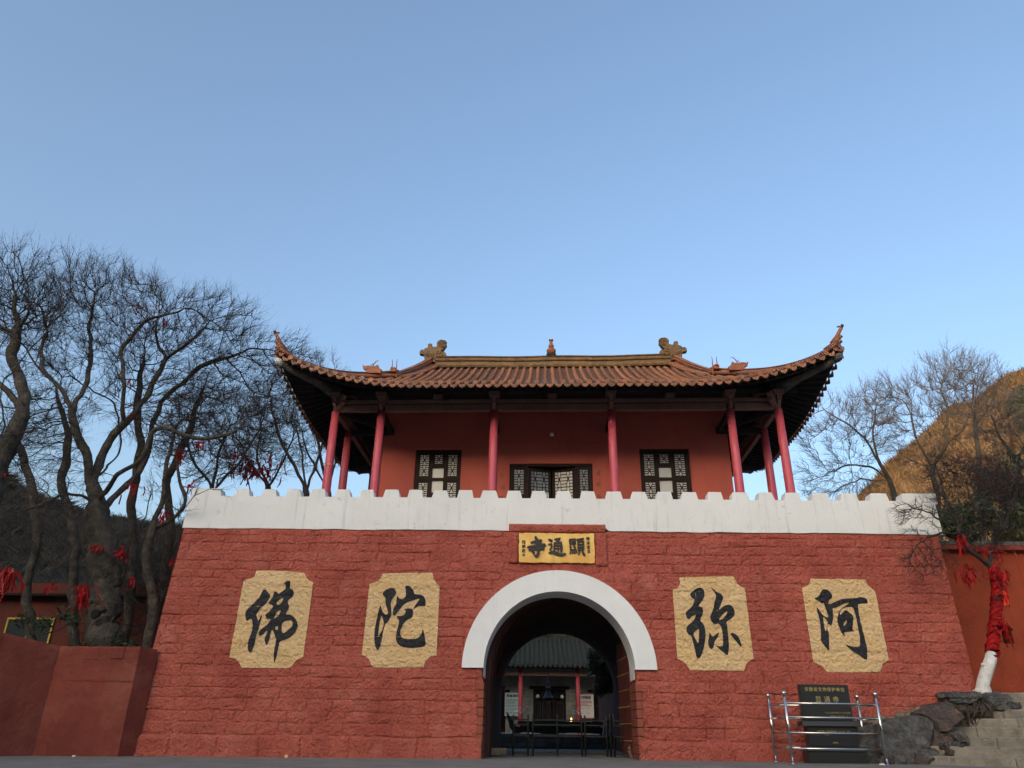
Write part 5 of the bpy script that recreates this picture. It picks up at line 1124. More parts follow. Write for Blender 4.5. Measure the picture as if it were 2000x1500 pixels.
# ================================================================ left side
lw_ = thing('low_wall', 'low dark red plaster wall facing the plaza at the left end of the gate', 'wall', (0, 0, 0))
b = MB()
def rough_wall(mb, A, B, zb, za0, za1, nx, nz, thick, amp=.012, sd=0):   # plaster face from A to B (x, y) with an uneven top edge
    A = Vector((*A, 0)); B = Vector((*B, 0)); d = (B-A).normalized(); nrm = Vector((d.y, -d.x, 0)); V = []; 
    for i_ in range(nx+1):
        for k_ in range(nz+1):
            u = i_/nx; v = k_/nz; p = A.lerp(B, u); zt = za0*(1-u)+za1*u+.012*mnoise.noise(Vector((u*nx*.35, sd, 0)))+.006*mnoise.noise(Vector((u*nx*1.3, sd, 5)))
            z = zb+(zt-zb)*v; p = p+nrm*(amp*mnoise.noise(Vector((p.x*2+sd, p.y*2, z*2)))+.4*amp*mnoise.noise(Vector((p.x*7+sd, p.y*7, z*7)))-(.012 if k_ == nz else 0)); V.append((p.x, p.y, z))
    m_ = nz+1; F = [(i_*m_+k_, (i_+1)*m_+k_, (i_+1)*m_+k_+1, i_*m_+k_+1) for i_ in range(nx) for k_ in range(nz)]
    n0 = len(V); 
    for i_ in range(nx+1): t_ = V[i_*m_+nz]; V.append((t_[0]-nrm.x*thick, t_[1]-nrm.y*thick, t_[2]-.004))
    F += [(i_*m_+nz, (i_+1)*m_+nz, n0+i_+1, n0+i_) for i_ in range(nx)]; mb.add(V, F)
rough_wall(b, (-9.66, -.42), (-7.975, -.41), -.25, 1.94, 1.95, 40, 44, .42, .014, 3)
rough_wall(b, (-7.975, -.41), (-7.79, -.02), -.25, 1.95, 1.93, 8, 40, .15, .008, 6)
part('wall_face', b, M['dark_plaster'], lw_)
for x0, x1, z0_ in ((-9.15, -8.80, 1.68), (-8.55, -8.28, 1.70)):
    b = MB(); b.box(x0, x1, -.432, -.40, z0_, 1.93); bev(part('plaster_patch', b, M['dark_plaster'], lw_), .015)
b = MB(); b.box(-9.4, -7.99, -.426, -.41, 1.28, 1.292); part('plaster_seam', b, M['dark_plaster'], lw_)
lw2 = thing('side_boundary_wall', 'dark red plaster wall running towards the viewer at the far left', 'wall', (0, 0, 0))
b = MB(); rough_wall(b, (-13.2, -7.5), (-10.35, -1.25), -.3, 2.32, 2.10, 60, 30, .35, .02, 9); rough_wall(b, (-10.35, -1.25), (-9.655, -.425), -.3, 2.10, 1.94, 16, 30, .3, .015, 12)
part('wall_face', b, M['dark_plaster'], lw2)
b = MB(); b.add([(-60, 0, 1.55), (-8.08, 0, 1.55), (-8.08, 60, 1.8), (-60, 60, 1.8)], [(0, 1, 2, 3)]); structure('terrace_left', b.mesh('terrace_left', M['earth']))
hs = thing('neighbour_house', 'low red house coloured dark for shade with deep eave and yellow trimmed windows behind the old tree', 'house', (0, 6, 0))
b = MB(); b.box(-24, -9.6, 0, 6, 1.5, 3.99); part('wall', b, M['shaded_house_plaster'], hs)
b = MB(); b.box(-24, -9.4, -.35, .0, 3.96, 4.25); b.box(-24, -9.4, 0, 6.4, 4.0, 4.2); part('eave', b, M['shaded_house_plaster'], hs)
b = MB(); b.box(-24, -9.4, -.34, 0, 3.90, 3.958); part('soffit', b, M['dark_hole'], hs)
wn_ = MB(); wn_.box(-15.2, -13.9, -.03, -.01, 2.0, 3.26); wo = part('window', wn_, M['dark_glass'], hs)
b = MB(); [b.box(*v[:2], -.06, -.03, *v[2:]) for v in ((-15.25, -13.85, 3.26, 3.31), (-15.25, -15.2, 2, 3.26), (-14.58, -14.53, 2, 3.26), (-13.9, -13.85, 2, 3.26))]; part('window_trim', b, M['yellow_trim'], wo)
# evergreen shrubs behind the low wall
def shrub(label, cs, rs, n, size, m, seed, stem=True, name='evergreen_shrub', cat='shrub', group=None):
    c0 = np.array(cs[0]); t = thing(name, label, cat, (c0[0], c0[1], c0[2]-rs[0]*1.4), group=group); base = np.array(t.location)
    o_ = leaves('foliage', np.array(cs)-base, np.array(rs)[:, None] if np.ndim(rs) == 1 else rs, n, size, M[m], t, seed=seed); o_['kind'] = 'stuff'
    b_ = MB(); rr = random.Random(seed)
    for c, r in zip(cs, rs):
        e_ = Vector(c)-Vector(base); b_.tube([(rr.uniform(-.05, .05), rr.uniform(-.05, .05), 0), e_*.55+Vector((0, 0, -.05)), e_], [.02, .014, .006], 5)
        for k in range(5): q = e_+Vector([rr.uniform(-1, 1)*(r if np.ndim(r) == 0 else r[0]) for _ in range(3)]); b_.tube([e_, q], [.006, .002], 4)
    part('stems', b_, M['twig'], t); return t
shrub('dark glossy evergreen shrub in front of the old hollow trunk above the low wall', [(-9.35, .5, 2.12), (-9.0, .5, 2.18), (-8.75, .6, 2.05), (-9.6, .6, 2.05)], [.20, .22, .18, .2], 420, .045, 'leaf', 11)
shrub('thin evergreen bush before the yellow trimmed window at far left', [(-10.9, .8, 2.55), (-10.5, .8, 2.75), (-10.2, .8, 2.6), (-11.4, .8, 2.6)], [.20, .18, .16, .2], 340, .045, 'leaf', 12)

# skeletons traced as real limbs in depth
OLD = {'trunk': [(-9.319,0.75,1.919),(-9.608,0.8,2.743),(-9.683,0.8,3.425),(-9.864,0.8,4.011),(-10.124,0.8,4.614),(-10.355,0.8,5.235),(-10.569,0.8,5.681)],'a': [(-10.569,0.8,5.681),(-10.789,0.6,6.466),(-11.07,0.4,6.885),(-11.241,0.2,7.565),(-11.498,0.1,7.964),(-11.897,0.0,8.309),(-12.164,-0.1,8.501),(-12.575,-0.2,9.009),(-12.947,-0.4,9.278),(-13.178,-0.5,9.397)],'a2': [(-11.241,0.2,7.565),(-11.383,0.6,8.149),(-11.527,0.9,8.698),(-11.773,1.1,9.558),(-12.129,1.2,10.404),(-12.221,1.3,11.288)],'a3': [(-12.164,-0.1,8.501),(-12.589,0.3,9.288),(-12.749,0.5,10.007),(-13.171,0.6,10.697)],'bb': [(-10.569,0.8,5.681),(-10.651,0.9,6.506),(-10.609,1.0,7.022),(-10.364,1.1,7.554),(-10.148,1.3,8.25),(-10.101,1.5,8.929),(-9.959,1.6,9.634),(-9.493,1.6,10.084),(-9.081,1.6,10.64)],'b2': [(-9.959,1.6,9.634),(-10.419,1.8,10.22),(-10.709,2.0,10.928),(-10.762,2.2,11.665),(-11.038,2.2,12.376)],'b3': [(-10.364,1.1,7.554),(-10.363,0.8,7.785),(-10.482,0.7,8.607),(-10.688,0.6,9.454),(-10.441,0.6,9.915),(-10.213,0.6,10.307),(-9.577,0.5,10.456),(-8.976,0.4,10.556)],'c': [(-10.501,0.9,5.909),(-10.909,1.8,6.68),(-10.848,2.0,6.964),(-10.92,2.1,7.407),(-11.15,2.1,7.957),(-11.41,2.2,8.532),(-11.832,2.3,8.808),(-12.341,2.3,9.09),(-12.769,2.3,9.328),(-13.202,2.3,9.406),(-13.52,2.3,9.648),(-13.669,2.3,9.811)],'d': [(-10.371,0.8,5.299),(-9.709,0.1,5.785),(-9.139,-0.2,5.953),(-8.89,-0.3,6.284),(-8.892,-0.3,6.565),(-8.852,-0.3,6.772),(-8.661,-0.3,6.903),(-8.4,-0.3,6.826),(-8.241,-0.2,6.737),(-7.927,-0.1,6.673),(-7.625,0.0,6.687),(-7.312,0.2,6.871),(-7.054,0.4,7.153)],'e': [(-10.298,0.8,5.11),(-10.228,1.4,5.801),(-10.046,1.7,6.373),(-10.029,1.9,7.077),(-10.194,2.1,8.038),(-10.195,2.2,8.616),(-9.871,2.3,9.134),(-9.449,2.4,9.748),(-8.891,2.5,10.13),(-8.366,2.6,10.351)],'f': [(-10.371,0.8,5.299),(-10.562,0.4,5.433),(-10.682,0.0,5.349),(-10.798,-0.3,5.101),(-10.894,-0.6,4.837),(-11.106,-0.9,4.637)]}
sk = [(OLD['trunk'], None)]+[(OLD[k][1:], OLD[k][0]) for k in ('a', 'a2', 'a3', 'bb', 'b2', 'b3', 'c', 'd', 'e', 'f')]
def env(spec, seed):
    L_ = []
    for j, (n, c, r) in enumerate(spec): L_.append(ell(n, c, r, seed+j))
    return np.concatenate(L_)
CR = [(-11.016,1.2,10.408),(-12.575,0.6,10.064),(-9.163,1.6,10.312),(-7.766,1.8,9.301),(-9.359,1.2,7.962),(-13.536,0.3,10.202),(-12.355,1.2,11.735),(-8.594,1.8,10.754),(-11.579,0.2,6.845),(-7.542,0.6,6.621),(-10.842,-0.6,4.264),(-6.77,2.0,9.883),(-11.973,0.1,6.672),(-10.613,-0.3,5.283),(-8.87,1.4,8.495),(-7.373,1.4,7.766)]
DN = 1.25
att = env([(int(DN*n_), c_, r_) for n_, c_, r_ in [(620, CR[0], (1.9, 1.6, 1.45)), (420, CR[1], (1.5, 1.4, 1.3)), (450, CR[2], (1.5, 1.5, 1.3)), (420, CR[3], (1.35, 1.4, 1.2)), (330, CR[4], (2.0, 1.3, .9)), (260, CR[5], (1.1, 1.1, 1.2)), (300, CR[6], (1.5, 1.2, .8)), (200, CR[7], (1.0, 1.0, .9)), (110, CR[8], (1.0, .8, .8)), (150, CR[9], (1.4, .8, .55)), (90, CR[10], (1.1, .5, .5)), (150, CR[11], (.75, .8, .7)), (150, CR[12], (1.0, .9, .9)), (120, CR[13], (.8, .6, .6)), (160, CR[14], (.9, .8, .7)), (160, CR[15], (1.2, .9, .8))]], 40)
att = att[att[:, 1] > -1.6]
tre, tpos, trad = make_tree('old_tree', 'huge gnarled old tree with hollow trunk and spreading bare crown hung with red ribbons', sk, att, .33, .0075, seed=3, twigs=4, twig_len=.50, step=.18, di=1.6, dk=.28, knob=.40, twig_r=.0046, limb=.60, wig=.18, rmin=.022, hollow=((-9.602,0.5,2.701), .17), ribs=10)
# burls around the hollow foot
root = tre; TB = [Vector(p) for p in OLD['trunk'][:4]]
for k in range(26):
    a = random.uniform(3.3, 6.4) if k % 3 else random.uniform(0, 6.28); i0 = random.random()*2.9; c0 = TB[int(i0)].lerp(TB[int(i0)+1], i0-int(i0)); r0 = .33-.03*i0
    c_ = c0+Vector((r0*math.cos(a), r0*math.sin(a), 0)); b = MB(); q = c_+Vector((random.uniform(-.06, .06), random.uniform(-.06, .03), random.uniform(-.16, .12)))
    b.tube([c0.lerp(c_, .7), c_, q], [random.uniform(.10, .16), random.uniform(.06, .10), .02], 8, True, lambda q_, p_, r_: p_+(q_-p_)*(1+.4*mnoise.noise(q_*9)))
    o = part('burl', b, M['bark'], root, True); o.location = -Vector(root.location)
b = MB(); b.lathe([(.001, 0), (.10, .0), (.085, .04)], n=12); o = part('hollow', b, M['dark_hole'], root); o.location = Vector((-9.506,0.33,2.679))-Vector(root.location); o.rotation_euler = (R(90), 0, 0)

def simple_tree(label, base, pts, crown, root_r, seed, name='bare_tree', **k):
    sk = [([base]+pts[0], None)]+[(p[1:], p[0]) for p in pts[1:]]
    return make_tree(name, label, sk, crown, root_r, seed=seed, **k)
T2 = {'m': [(-8.591,1.3,1.978),(-8.682,1.3,2.821),(-8.984,1.3,3.64),(-9.182,1.3,4.246),(-9.132,1.3,4.872),(-9.056,1.3,5.582),(-9.122,1.3,6.316),(-9.186,1.4,7.041),(-9.183,1.5,7.797)],'n': [(-9.132,1.3,4.872),(-8.73,1.2,4.976),(-8.457,1.1,5.207),(-8.37,1.1,5.4),(-8.638,1.2,5.885),(-8.903,1.3,6.521),(-8.91,1.3,7.006)],'o': [(-8.984,1.3,3.64),(-9.359,1.2,3.979),(-9.472,1.2,4.468),(-9.326,1.2,5.099),(-9.296,1.1,5.457),(-9.284,1.1,5.981)],'p': [(-8.73,1.2,4.976),(-8.18,0.4,4.895),(-7.787,-0.1,5.002),(-7.534,-0.3,5.21),(-7.19,-0.35,5.354)],'c': [(-9.095,1.5,7.364),(-8.021,1.5,6.666),(-8.894,1.2,5.751),(-7.237,-0.35,5.293)]}
att = env([(200, T2['c'][0], (1.3, 1.0, 1.0)), (130, T2['c'][1], (1.0, .8, .6)), (60, T2['c'][2], (.6, .5, .6)), (26, T2['c'][3], (.42, .12, .30))], 60)
make_tree('bare_tree', 'slender twin stemmed bare tree between the old trunk and the gate wall', [(T2['m'], None), (T2['n'][1:], T2['n'][0]), (T2['o'][1:], T2['o'][0]), (T2['p'][1:], T2['p'][0])], att, .13, .008, seed=8, twigs=4, twig_len=.4, step=.2, di=1.5, dk=.32, rmin=.02, twig_r=.004, wig=.3)
T3 = {'m': [(-11.926,-0.3,2.778),(-12.17,-0.3,3.87),(-12.192,-0.3,5.03),(-12.238,-0.3,6.136),(-12.15,-0.3,6.648),(-12.135,-0.2,7.214),(-12.307,-0.1,7.8),(-12.741,0.0,8.405),(-13.111,0.0,8.98),(-13.216,0.1,9.78)],'n': [(-12.238,-0.3,6.136),(-12.261,-0.5,6.827),(-12.507,-0.6,7.439),(-12.574,-0.6,7.977),(-12.318,-0.6,8.461),(-12.245,-0.5,8.866),(-11.984,-0.5,9.299)],'o': [(-12.135,-0.2,7.214),(-12.92,0.2,7.932),(-13.412,0.3,8.259),(-13.972,0.3,8.985)],'c': [(-13.797,0.1,11.029),(-14.596,0.1,10.082),(-12.968,0.1,10.554),(-12.891,0.1,6.404)]}
att = env([(420, T3['c'][0], (1.35, 1.2, 1.05)), (330, T3['c'][1], (1.5, 1.2, 1.3)), (160, T3['c'][2], (.9, 1.0, .9)), (80, T3['c'][3], (.9, 1.0, .8))], 70)
make_tree('bare_tree', 'bare tree with curving twin limbs rising at the far left edge', [(T3['m'], None), (T3['n'][1:], T3['n'][0]), (T3['o'][1:], T3['o'][0])], att, .24, .0080, seed=9, twigs=3, twig_len=.50, step=.20, di=1.6, dk=.26, rmin=.022, twig_r=.0050, limb=.7, wig=.3)
ST = [{'m': [(-10.018,3.0,2.117),(-10.229,3.0,3.294),(-10.373,3.0,4.605),(-10.792,3.0,5.994),(-10.846,3.0,7.472),(-11.234,3.0,8.72),(-11.428,3.0,10.376)],'c': (-11.505,3.0,10.036),'r': (1.1,0.9,1.5)},{'m': [(-9.17,3.4,2.163),(-9.603,3.4,3.754),(-9.685,3.4,5.256),(-10.134,3.4,6.707),(-9.831,3.4,8.095),(-9.664,3.4,9.562)],'c': (-9.555,3.4,9.395),'r': (1.2,0.9,1.1)},{'m': [(-11.361,3.2,2.12),(-11.879,3.2,3.567),(-12.099,3.2,4.908),(-12.946,3.2,6.474),(-13.139,3.2,7.997),(-13.913,3.2,9.449)],'c': (-13.807,3.2,8.792),'r': (1.2,0.9,1.5)},{'m': [(-12.284,2.8,2.073),(-12.869,2.8,3.62),(-12.955,2.8,5.081),(-13.572,2.8,6.49),(-14.356,2.8,7.681),(-14.558,2.8,9.099)],'c': (-14.489,2.8,8.617),'r': (1.2,0.9,1.4)}]
for k, t_ in enumerate(ST):
    make_tree('bare_tree', ['slim upright bare tree rising right behind the old trunk', 'slim bare tree leaning right behind the twin stemmed tree', 'slim bare tree rising left behind the old trunk', 'slim bare tree behind the low wall at the far left'][k], [(t_['m'], None)], ell(430, t_['c'], t_['r'], 500+k), .12, .0075, seed=60+k, twigs=3, twig_len=.45, step=.22, di=1.8, dk=.34, rmin=.022, twig_r=.0048, wig=.25, limb=.8)
# trees standing further back on the left, seen between the crown and the pavilion
BK = [{'b': (-7.767,9.5,5.866),'t': [(-8.028,9.5,8.275),(-8.389,9.5,9.852),(-8.847,9.5,11.088)],'c': (-8.738,9.5,11.725),'r': (2.1,1.6,2.3),'d': 9.5},{'b': (-7.791,13.0,6.605),'t': [(-8.217,13.0,9.335),(-8.922,13.0,11.584),(-9.578,13.0,13.245)],'c': (-8.899,13.0,12.289),'r': (1.7,1.5,2.2),'d': 13},{'b': (-10.506,8.5,5.63),'t': [(-11.022,8.5,7.949),(-11.084,8.5,9.277),(-10.829,8.5,10.463)],'c': (-11.133,8.5,10.061),'r': (2.3,1.6,1.8),'d': 8.5},{'b': (-9.47,10.5,6.062),'t': [(-9.789,10.5,8.766),(-10.441,10.5,9.784),(-10.442,10.5,11.055)],'c': (-10.274,10.5,10.627),'r': (1.9,1.5,1.7),'d': 10.5}]
BL = ['bare tree rising directly left of the pavilion corner column', 'thin bare tree seen through the gap behind the left corner columns', 'bare tree whose fork rises behind the left end merlons', 'low bare tree with spreading limbs behind the fourth merlon']
for k, t_ in enumerate(BK):
    c = np.array(t_['c']); r = t_['r']; pts = t_['t']; l1 = [pts[0], tuple(np.array(pts[0])*.4+c*.6+np.array([-r[0]*.4, 0, 0])), tuple(c+np.array([-r[0]*.6, 0, r[2]*.2]))]; l2 = [pts[0], tuple(np.array(pts[0])*.4+c*.6+np.array([r[0]*.4, 0, 0])), tuple(c+np.array([r[0]*.6, 0, r[2]*.1]))]
    att = ell(720, c, r, 90+k)
    make_tree('bare_tree', BL[k], [([t_['b']]+pts, None), (l1[1:], l1[0]), (l2[1:], l2[0])], att, .13, .009, seed=20+k, twigs=4, twig_len=.5, step=.25, di=1.9, dk=.36, rmin=.03, twig_r=.006, m_bark='bark_dark', group='bare trees behind the left end of the gate')

# undergrowth saplings on the shaded slope at left
for k, (x, y, h) in enumerate([(-12.01988193373258,1.5,3.2),(-12.604046467310491,3.5,3.6),(-11.083119875403112,2.2,3.2),(-10.229265939930498,3.0,3.4),(-9.874337544682872,4.5,3),(-11.837108997397502,0.2,3),(-9.519211536829314,-0.8,3),(-9.12655338318605,-2.4,3),(-8.39046000843821,-1.2,3)]):
    att = ell(330, (x, y+5, 4.0), (1.7, 1.2, 1.9), 130+k)
    make_tree('sapling', ['leftmost bare sapling on the dark slope', 'bare sapling on the slope left of the old trunk', 'bare sapling on the slope directly behind the old trunk', 'bare sapling on the slope between the two trunks', 'bare sapling on the slope beside the gate wall', 'twiggy sapling at the left edge in front of the red house eave', 'twiggy sapling before the yellow window of the red house', 'nearest bare sapling between the house window and the hollow trunk', 'bare sapling just behind the hollow trunk foot'][k], [([(x, y+5, 1.6), (x+.1, y+5, 2.2), (x-.1, y+5, 3.2), (x+.15, y+5, 4.2)], None)], att, .06, .008, seed=50+k, twigs=4, twig_len=.4, step=.25, di=1.8, dk=.4, rmin=.02, twig_r=.005, m_bark='bark_dark', cat='sapling')

# ================================================================ right side
b = MB(); b.add([(9.21, .3, 1.05), (60, -20, 1.1), (60, 60, 1.1), (9.21, 60, 1.1)], [(0, 1, 2, 3)]); structure('terrace_right', b.mesh('terrace_right', M['step_stone']))
ow = thing('boundary_wall', 'tall orange red plaster boundary wall behind the ribbon wrapped tree', 'wall', (0, 1.2, 0))
b = MB(); x0 = 9.22
b.box(x0, 10.70, 0, .4, .8, 4.45); b.box(10.93, 26, 0, .4, .8, 4.45); b.box(10.70, 10.93, 0, .4, .8, 2.38); b.box(10.70, 10.93, 0, .4, 2.78, 4.45); part('wall_face', b, M['orange_plaster'], ow)
b = MB(); b.box(10.70, 10.93, .28, .3, 2.38, 2.78); part('vent_opening', b, M['dark_hole'], ow)
b = MB(); b.box(x0, 26, -.16, .5, 4.45, 4.56); part('coping', b, M['dark_plaster'], ow); b = MB(); b.box(x0, 26, -.10, .46, 4.56, 4.66); part('coping_tile', b, M['rock'], ow)
# steps
SP = [(7.199,-0.9,0.089)][0]
A_ = R(-30); ed = Vector((math.cos(A_), math.sin(A_), 0)); asc = Vector((-ed.y, ed.x, 0)); p0 = Vector((7.28, -.85, 0))
stp = thing('stone_steps', 'worn grey stone steps climbing to the terrace at the right edge', 'steps', tuple(p0))
LE = [(1782,1482),(1801,1468),(1817,1448),(1840,1431),(1853,1410),(1862,1391),(1916,1373),(1950,1362)]
f_ = 1450.; Mx = cam.matrix_world.to_3x3()
for k in range(8):
    z0_ = .165*k+ (-.02 if k else -.08); z1_ = .165*(k+1)-.02; s0 = -.15+(.0, .10, .13, .30, .28, .22, .62, .85)[k]
    x = s0; yk = .30*k
    while x < 5.2:
        w = random.uniform(.8, 1.9); b = MB(); e0, e1 = x, min(x+w, 5.2)
        j = random.uniform(-.008, .008); b.box(e0+.0015, e1-.0015, yk+j, yk+(.62 if k < 7 else 3.0), z0_-.08, z1_+random.uniform(-.004, .004)); m = Matrix.Rotation(A_, 4, 'Z'); b.v = [tuple(m @ Vector(v)) for v in b.v]
        bev(part('step_block', b, M['step_stone'], stp), .022, 2); x += w
# rock outcrop
def wallx(px): return (px-1130)/92.
ro_ = thing('rock_outcrop', 'grey schist outcrop with reddish paint splashes at the foot of the wall beside the steps', 'rock', (7.2, -.5, 0))
SLB = [([(7.144,0.677),(7.579,0.804),(7.983,0.875),(8.193,0.812),(8.224,0.69),(8.076,0.411),(7.86,0.135),(7.775,-0.019),(7.056,-0.029),(7.036,0.26)],-0.75,'rock'),([(7.988,0.894),(8.467,1.1),(8.637,1.121),(8.676,0.95),(8.659,0.724),(8.542,0.741),(8.418,0.572),(8.231,0.551),(8.19,0.718)],-0.7,'rock_red'),([(8.187,0.662),(8.435,0.721),(8.547,0.601),(8.391,0.461),(8.242,0.349),(8.077,0.165),(7.954,0.109)],-0.72,'rock_red'),([(6.812,0.645),(7.15,0.705),(7.126,-0.028),(6.526,-0.036),(6.631,0.346)],-0.45,'rock'),([(7.72,0.178),(7.98,0.345),(8.02,0.092),(7.77,-0.037),(7.571,-0.04)],-0.85,'rock')]
for k, (pl_, yf_, m) in enumerate(SLB):
    n_ = len(pl_); cx = sum(p[0] for p in pl_)/n_; cz_ = sum(p[1] for p in pl_)/n_; rr = random.Random(k); rings = []
    sc_ = (16.5+yf_)/16.5
    P_ = [(p[0]*sc_, .45+(p[1]-.45)*sc_) for p in pl_]; P_ = [q for i_ in range(n_) for q in (P_[i_], ((P_[i_][0]+P_[(i_+1) % n_][0])/2+rr.uniform(-.02, .02), (P_[i_][1]+P_[(i_+1) % n_][1])/2+rr.uniform(-.015, .02)))]
    n_ = len(P_); vs_ = []
    for f_, yy in ((1.0, .75), (1.0, .10), (.93, .015), (.62, 0), (.30, -.02)):
        for p in P_: x = cx+(p[0]-cx)*f_; z = cz_+(p[1]-cz_)*f_; vs_.append((x, yf_+yy+.30*(p[1]-cz_)*f_+.035*mnoise.noise(Vector((x*4, z*4, k)))+.02*mnoise.noise(Vector((x*11, z*11, k))), z))
    vs_.append((cx, yf_-.02, cz_)); fs = [(a*n_+i_, a*n_+(i_+1) % n_, (a+1)*n_+(i_+1) % n_, (a+1)*n_+i_) for a in range(4) for i_ in range(n_)]+[(4*n_+i_, 4*n_+(i_+1) % n_, 5*n_) for i_ in range(n_)]
    b = MB(); b.add(vs_, [f[::-1] for f in fs]); o = part('rock_slab', b, M[m], ro_); o.location = (-7.2, .5, 0)
for k in range(22):
    t_ = random.random(); x = 6.55+1.9*t_; z = .02+max(0, t_-.25)*.75*random.uniform(.2, 1); sz = random.uniform(.07, .16)
    o = link('broken_stone', rock('broken_stone', (0, 0, 0), sz, (1.3, .9, .75), M['rock' if k % 3 else 'rock_red'], 60+k, 6, .45, 1.6), ro_, loc=(x-7.2, random.uniform(-.42, -.20), z), rot=(random.uniform(-.5, .5), random.uniform(-.6, .6), random.uniform(0, 3)))
rb = thing('rubble', 'tan rubble stones packed under the broken lower edge of the red wall', 'stones', (6.9, -.12, .55))
for k in range(46):
    t_ = random.random(); x = 6.62+t_*1.25; z = .62+t_*.25+random.uniform(-.07, .09)
    link('rubble_stone', rock('rubble_stone', (0, 0, 0), random.uniform(.05, .10), (1.2, .9, .8), M['rock_tan'], k, 5, .3), rb, loc=(x-6.9, random.uniform(-.12, .02), z-.55), rot=(0, random.uniform(-.5, .5), random.uniform(0, 3)))
tl = thing('tree_ledge', 'flat topped earth and root clump on rock holding the whitewashed tree', 'rock', (8.75, -.2, .9))
o = link('ledge_stone', rock('ledge_stone', (0, 0, 0), .30, (1.25, .9, .42), M['rock'], 21, 12, .25), tl, loc=(-.10, -.05, .28))
o = link('ledge_stone', rock('ledge_stone', (0, 0, 0), .27, (1.2, .9, .7), M['rock'], 22, 12, .35), tl, loc=(.62, .0, .22)); o = link('ledge_stone', rock('ledge_stone', (0, 0, 0), .22, (1.2, .9, .6), M['rock'], 23, 12, .35), tl, loc=(.98, .1, .10))
b = MB()
for k in range(46):
    x = random.uniform(-.4, .35); b.tube([(x, -.15+random.uniform(-.05, .05), .22), (x+random.uniform(-.12, .12), -.24, .06), (x+random.uniform(-.18, .18), -.16, random.uniform(-.25, .0))], [.02, .014, .006], 5)
part('roots', b, M['bark'], tl, True)
b = MB(); b.prism([(-.45, -.4), (.5, -.4), (.45, .24), (-.38, .24)], 'y', -.10, .35); part('soil', b, M['earth'], tl)
# whitewashed tree wrapped in ribbons
WT_ = {'t': [(9.236,-0.15,1.293),(9.257,-0.15,1.456),(9.525,-0.15,1.898),(9.71,-0.1,2.305),(9.896,-0.1,2.82),(10.067,-0.1,3.349),(10.162,0.0,3.748),(10.072,0.0,3.913)],'a': [(10.072,0.0,3.913),(9.677,-0.2,4.089),(9.361,-0.4,4.351),(9.312,-0.5,4.684),(9.137,-0.6,4.996),(9.138,-0.6,5.575),(9.214,-0.5,6.086)],'b': [(10.072,0.0,3.913),(10.543,0.3,4.435),(10.992,0.4,5.051),(11.524,0.6,5.723),(11.679,0.7,6.521)],'c': [(9.317,-0.4,4.485),(8.837,-0.6,4.409),(8.493,-0.7,4.294),(8.113,-0.8,3.997)],'e': [(9.361,-0.4,4.351),(8.946,-0.7,4.629),(8.561,-0.8,4.823),(8.207,-0.9,4.904)],'k': [(8.438,-0.7,3.808),(8.441,-0.8,4.766),(10.019,-0.2,5.469),(11.227,0.5,5.94),(9.358,-0.5,5.727),(10.184,-0.1,4.566)]}
W_t, W_a, W_b, W_c, W_e, W_k = (WT_[k] for k in 'tabcek')
att = env([(260, W_k[0], (.62, .35, .40)), (260, W_k[1], (.70, .4, .35)), (520, W_k[2], (1.0, .6, .8)), (480, W_k[3], (.9, .6, .8)), (300, W_k[4], (.7, .5, .6)), (240, W_k[5], (.7, .4, .4))], 160)
wt, wpos, wrad = make_tree('ribbon_tree', 'small tree with whitewashed trunk foot and red ribbons wound up its stem', [(W_t, None), (W_a[1:], W_a[0]), (W_b[1:], W_b[0]), (W_c[1:], W_c[0]), (W_e[1:], W_e[0])], att, .082, .006, seed=31, twigs=3, twig_len=.18, step=.10, di=.9, dk=.17, rmin=.016, twig_r=.004, wig=.4, droop=.22, m_bark='bark_dark', m_twig='twig', trop=(0, 0, -.02), sub=2)
b = MB(); bs = Vector(wt.location)
for c in (0,):
    pts = [Vector(p)-bs for p in W_t[:4]]; P2 = [pts[0]+Vector((-.05, 0, -.08)), pts[0], pts[0].lerp(pts[1], .5)]+[pts[1], pts[1].lerp(pts[2], .5), pts[2], pts[2].lerp(pts[3], .35)]
    b.tube(P2, [.18, .155, .14, .125, .118, .114, .110], 14, True, lambda q, p, r0: p+(q-p)*(1+.16*mnoise.noise(q*7)+.1*mnoise.noise(q*15)))
b.tube([pts[1].lerp(pts[2], .75), pts[1].lerp(pts[2], .75)+Vector((-.16, -.04, .03))], [.07, .028], 7); b.tube([pts[0], pts[0]+Vector((-.16, -.04, -.02))], [.09, .04], 8); b.tube([pts[0]+Vector((.0, -.06, 0)), pts[0]+Vector((.06, -.10, -.16))], [.09, .03], 8)
part('whitewashed_foot', b, M['limewash'], wt, True)

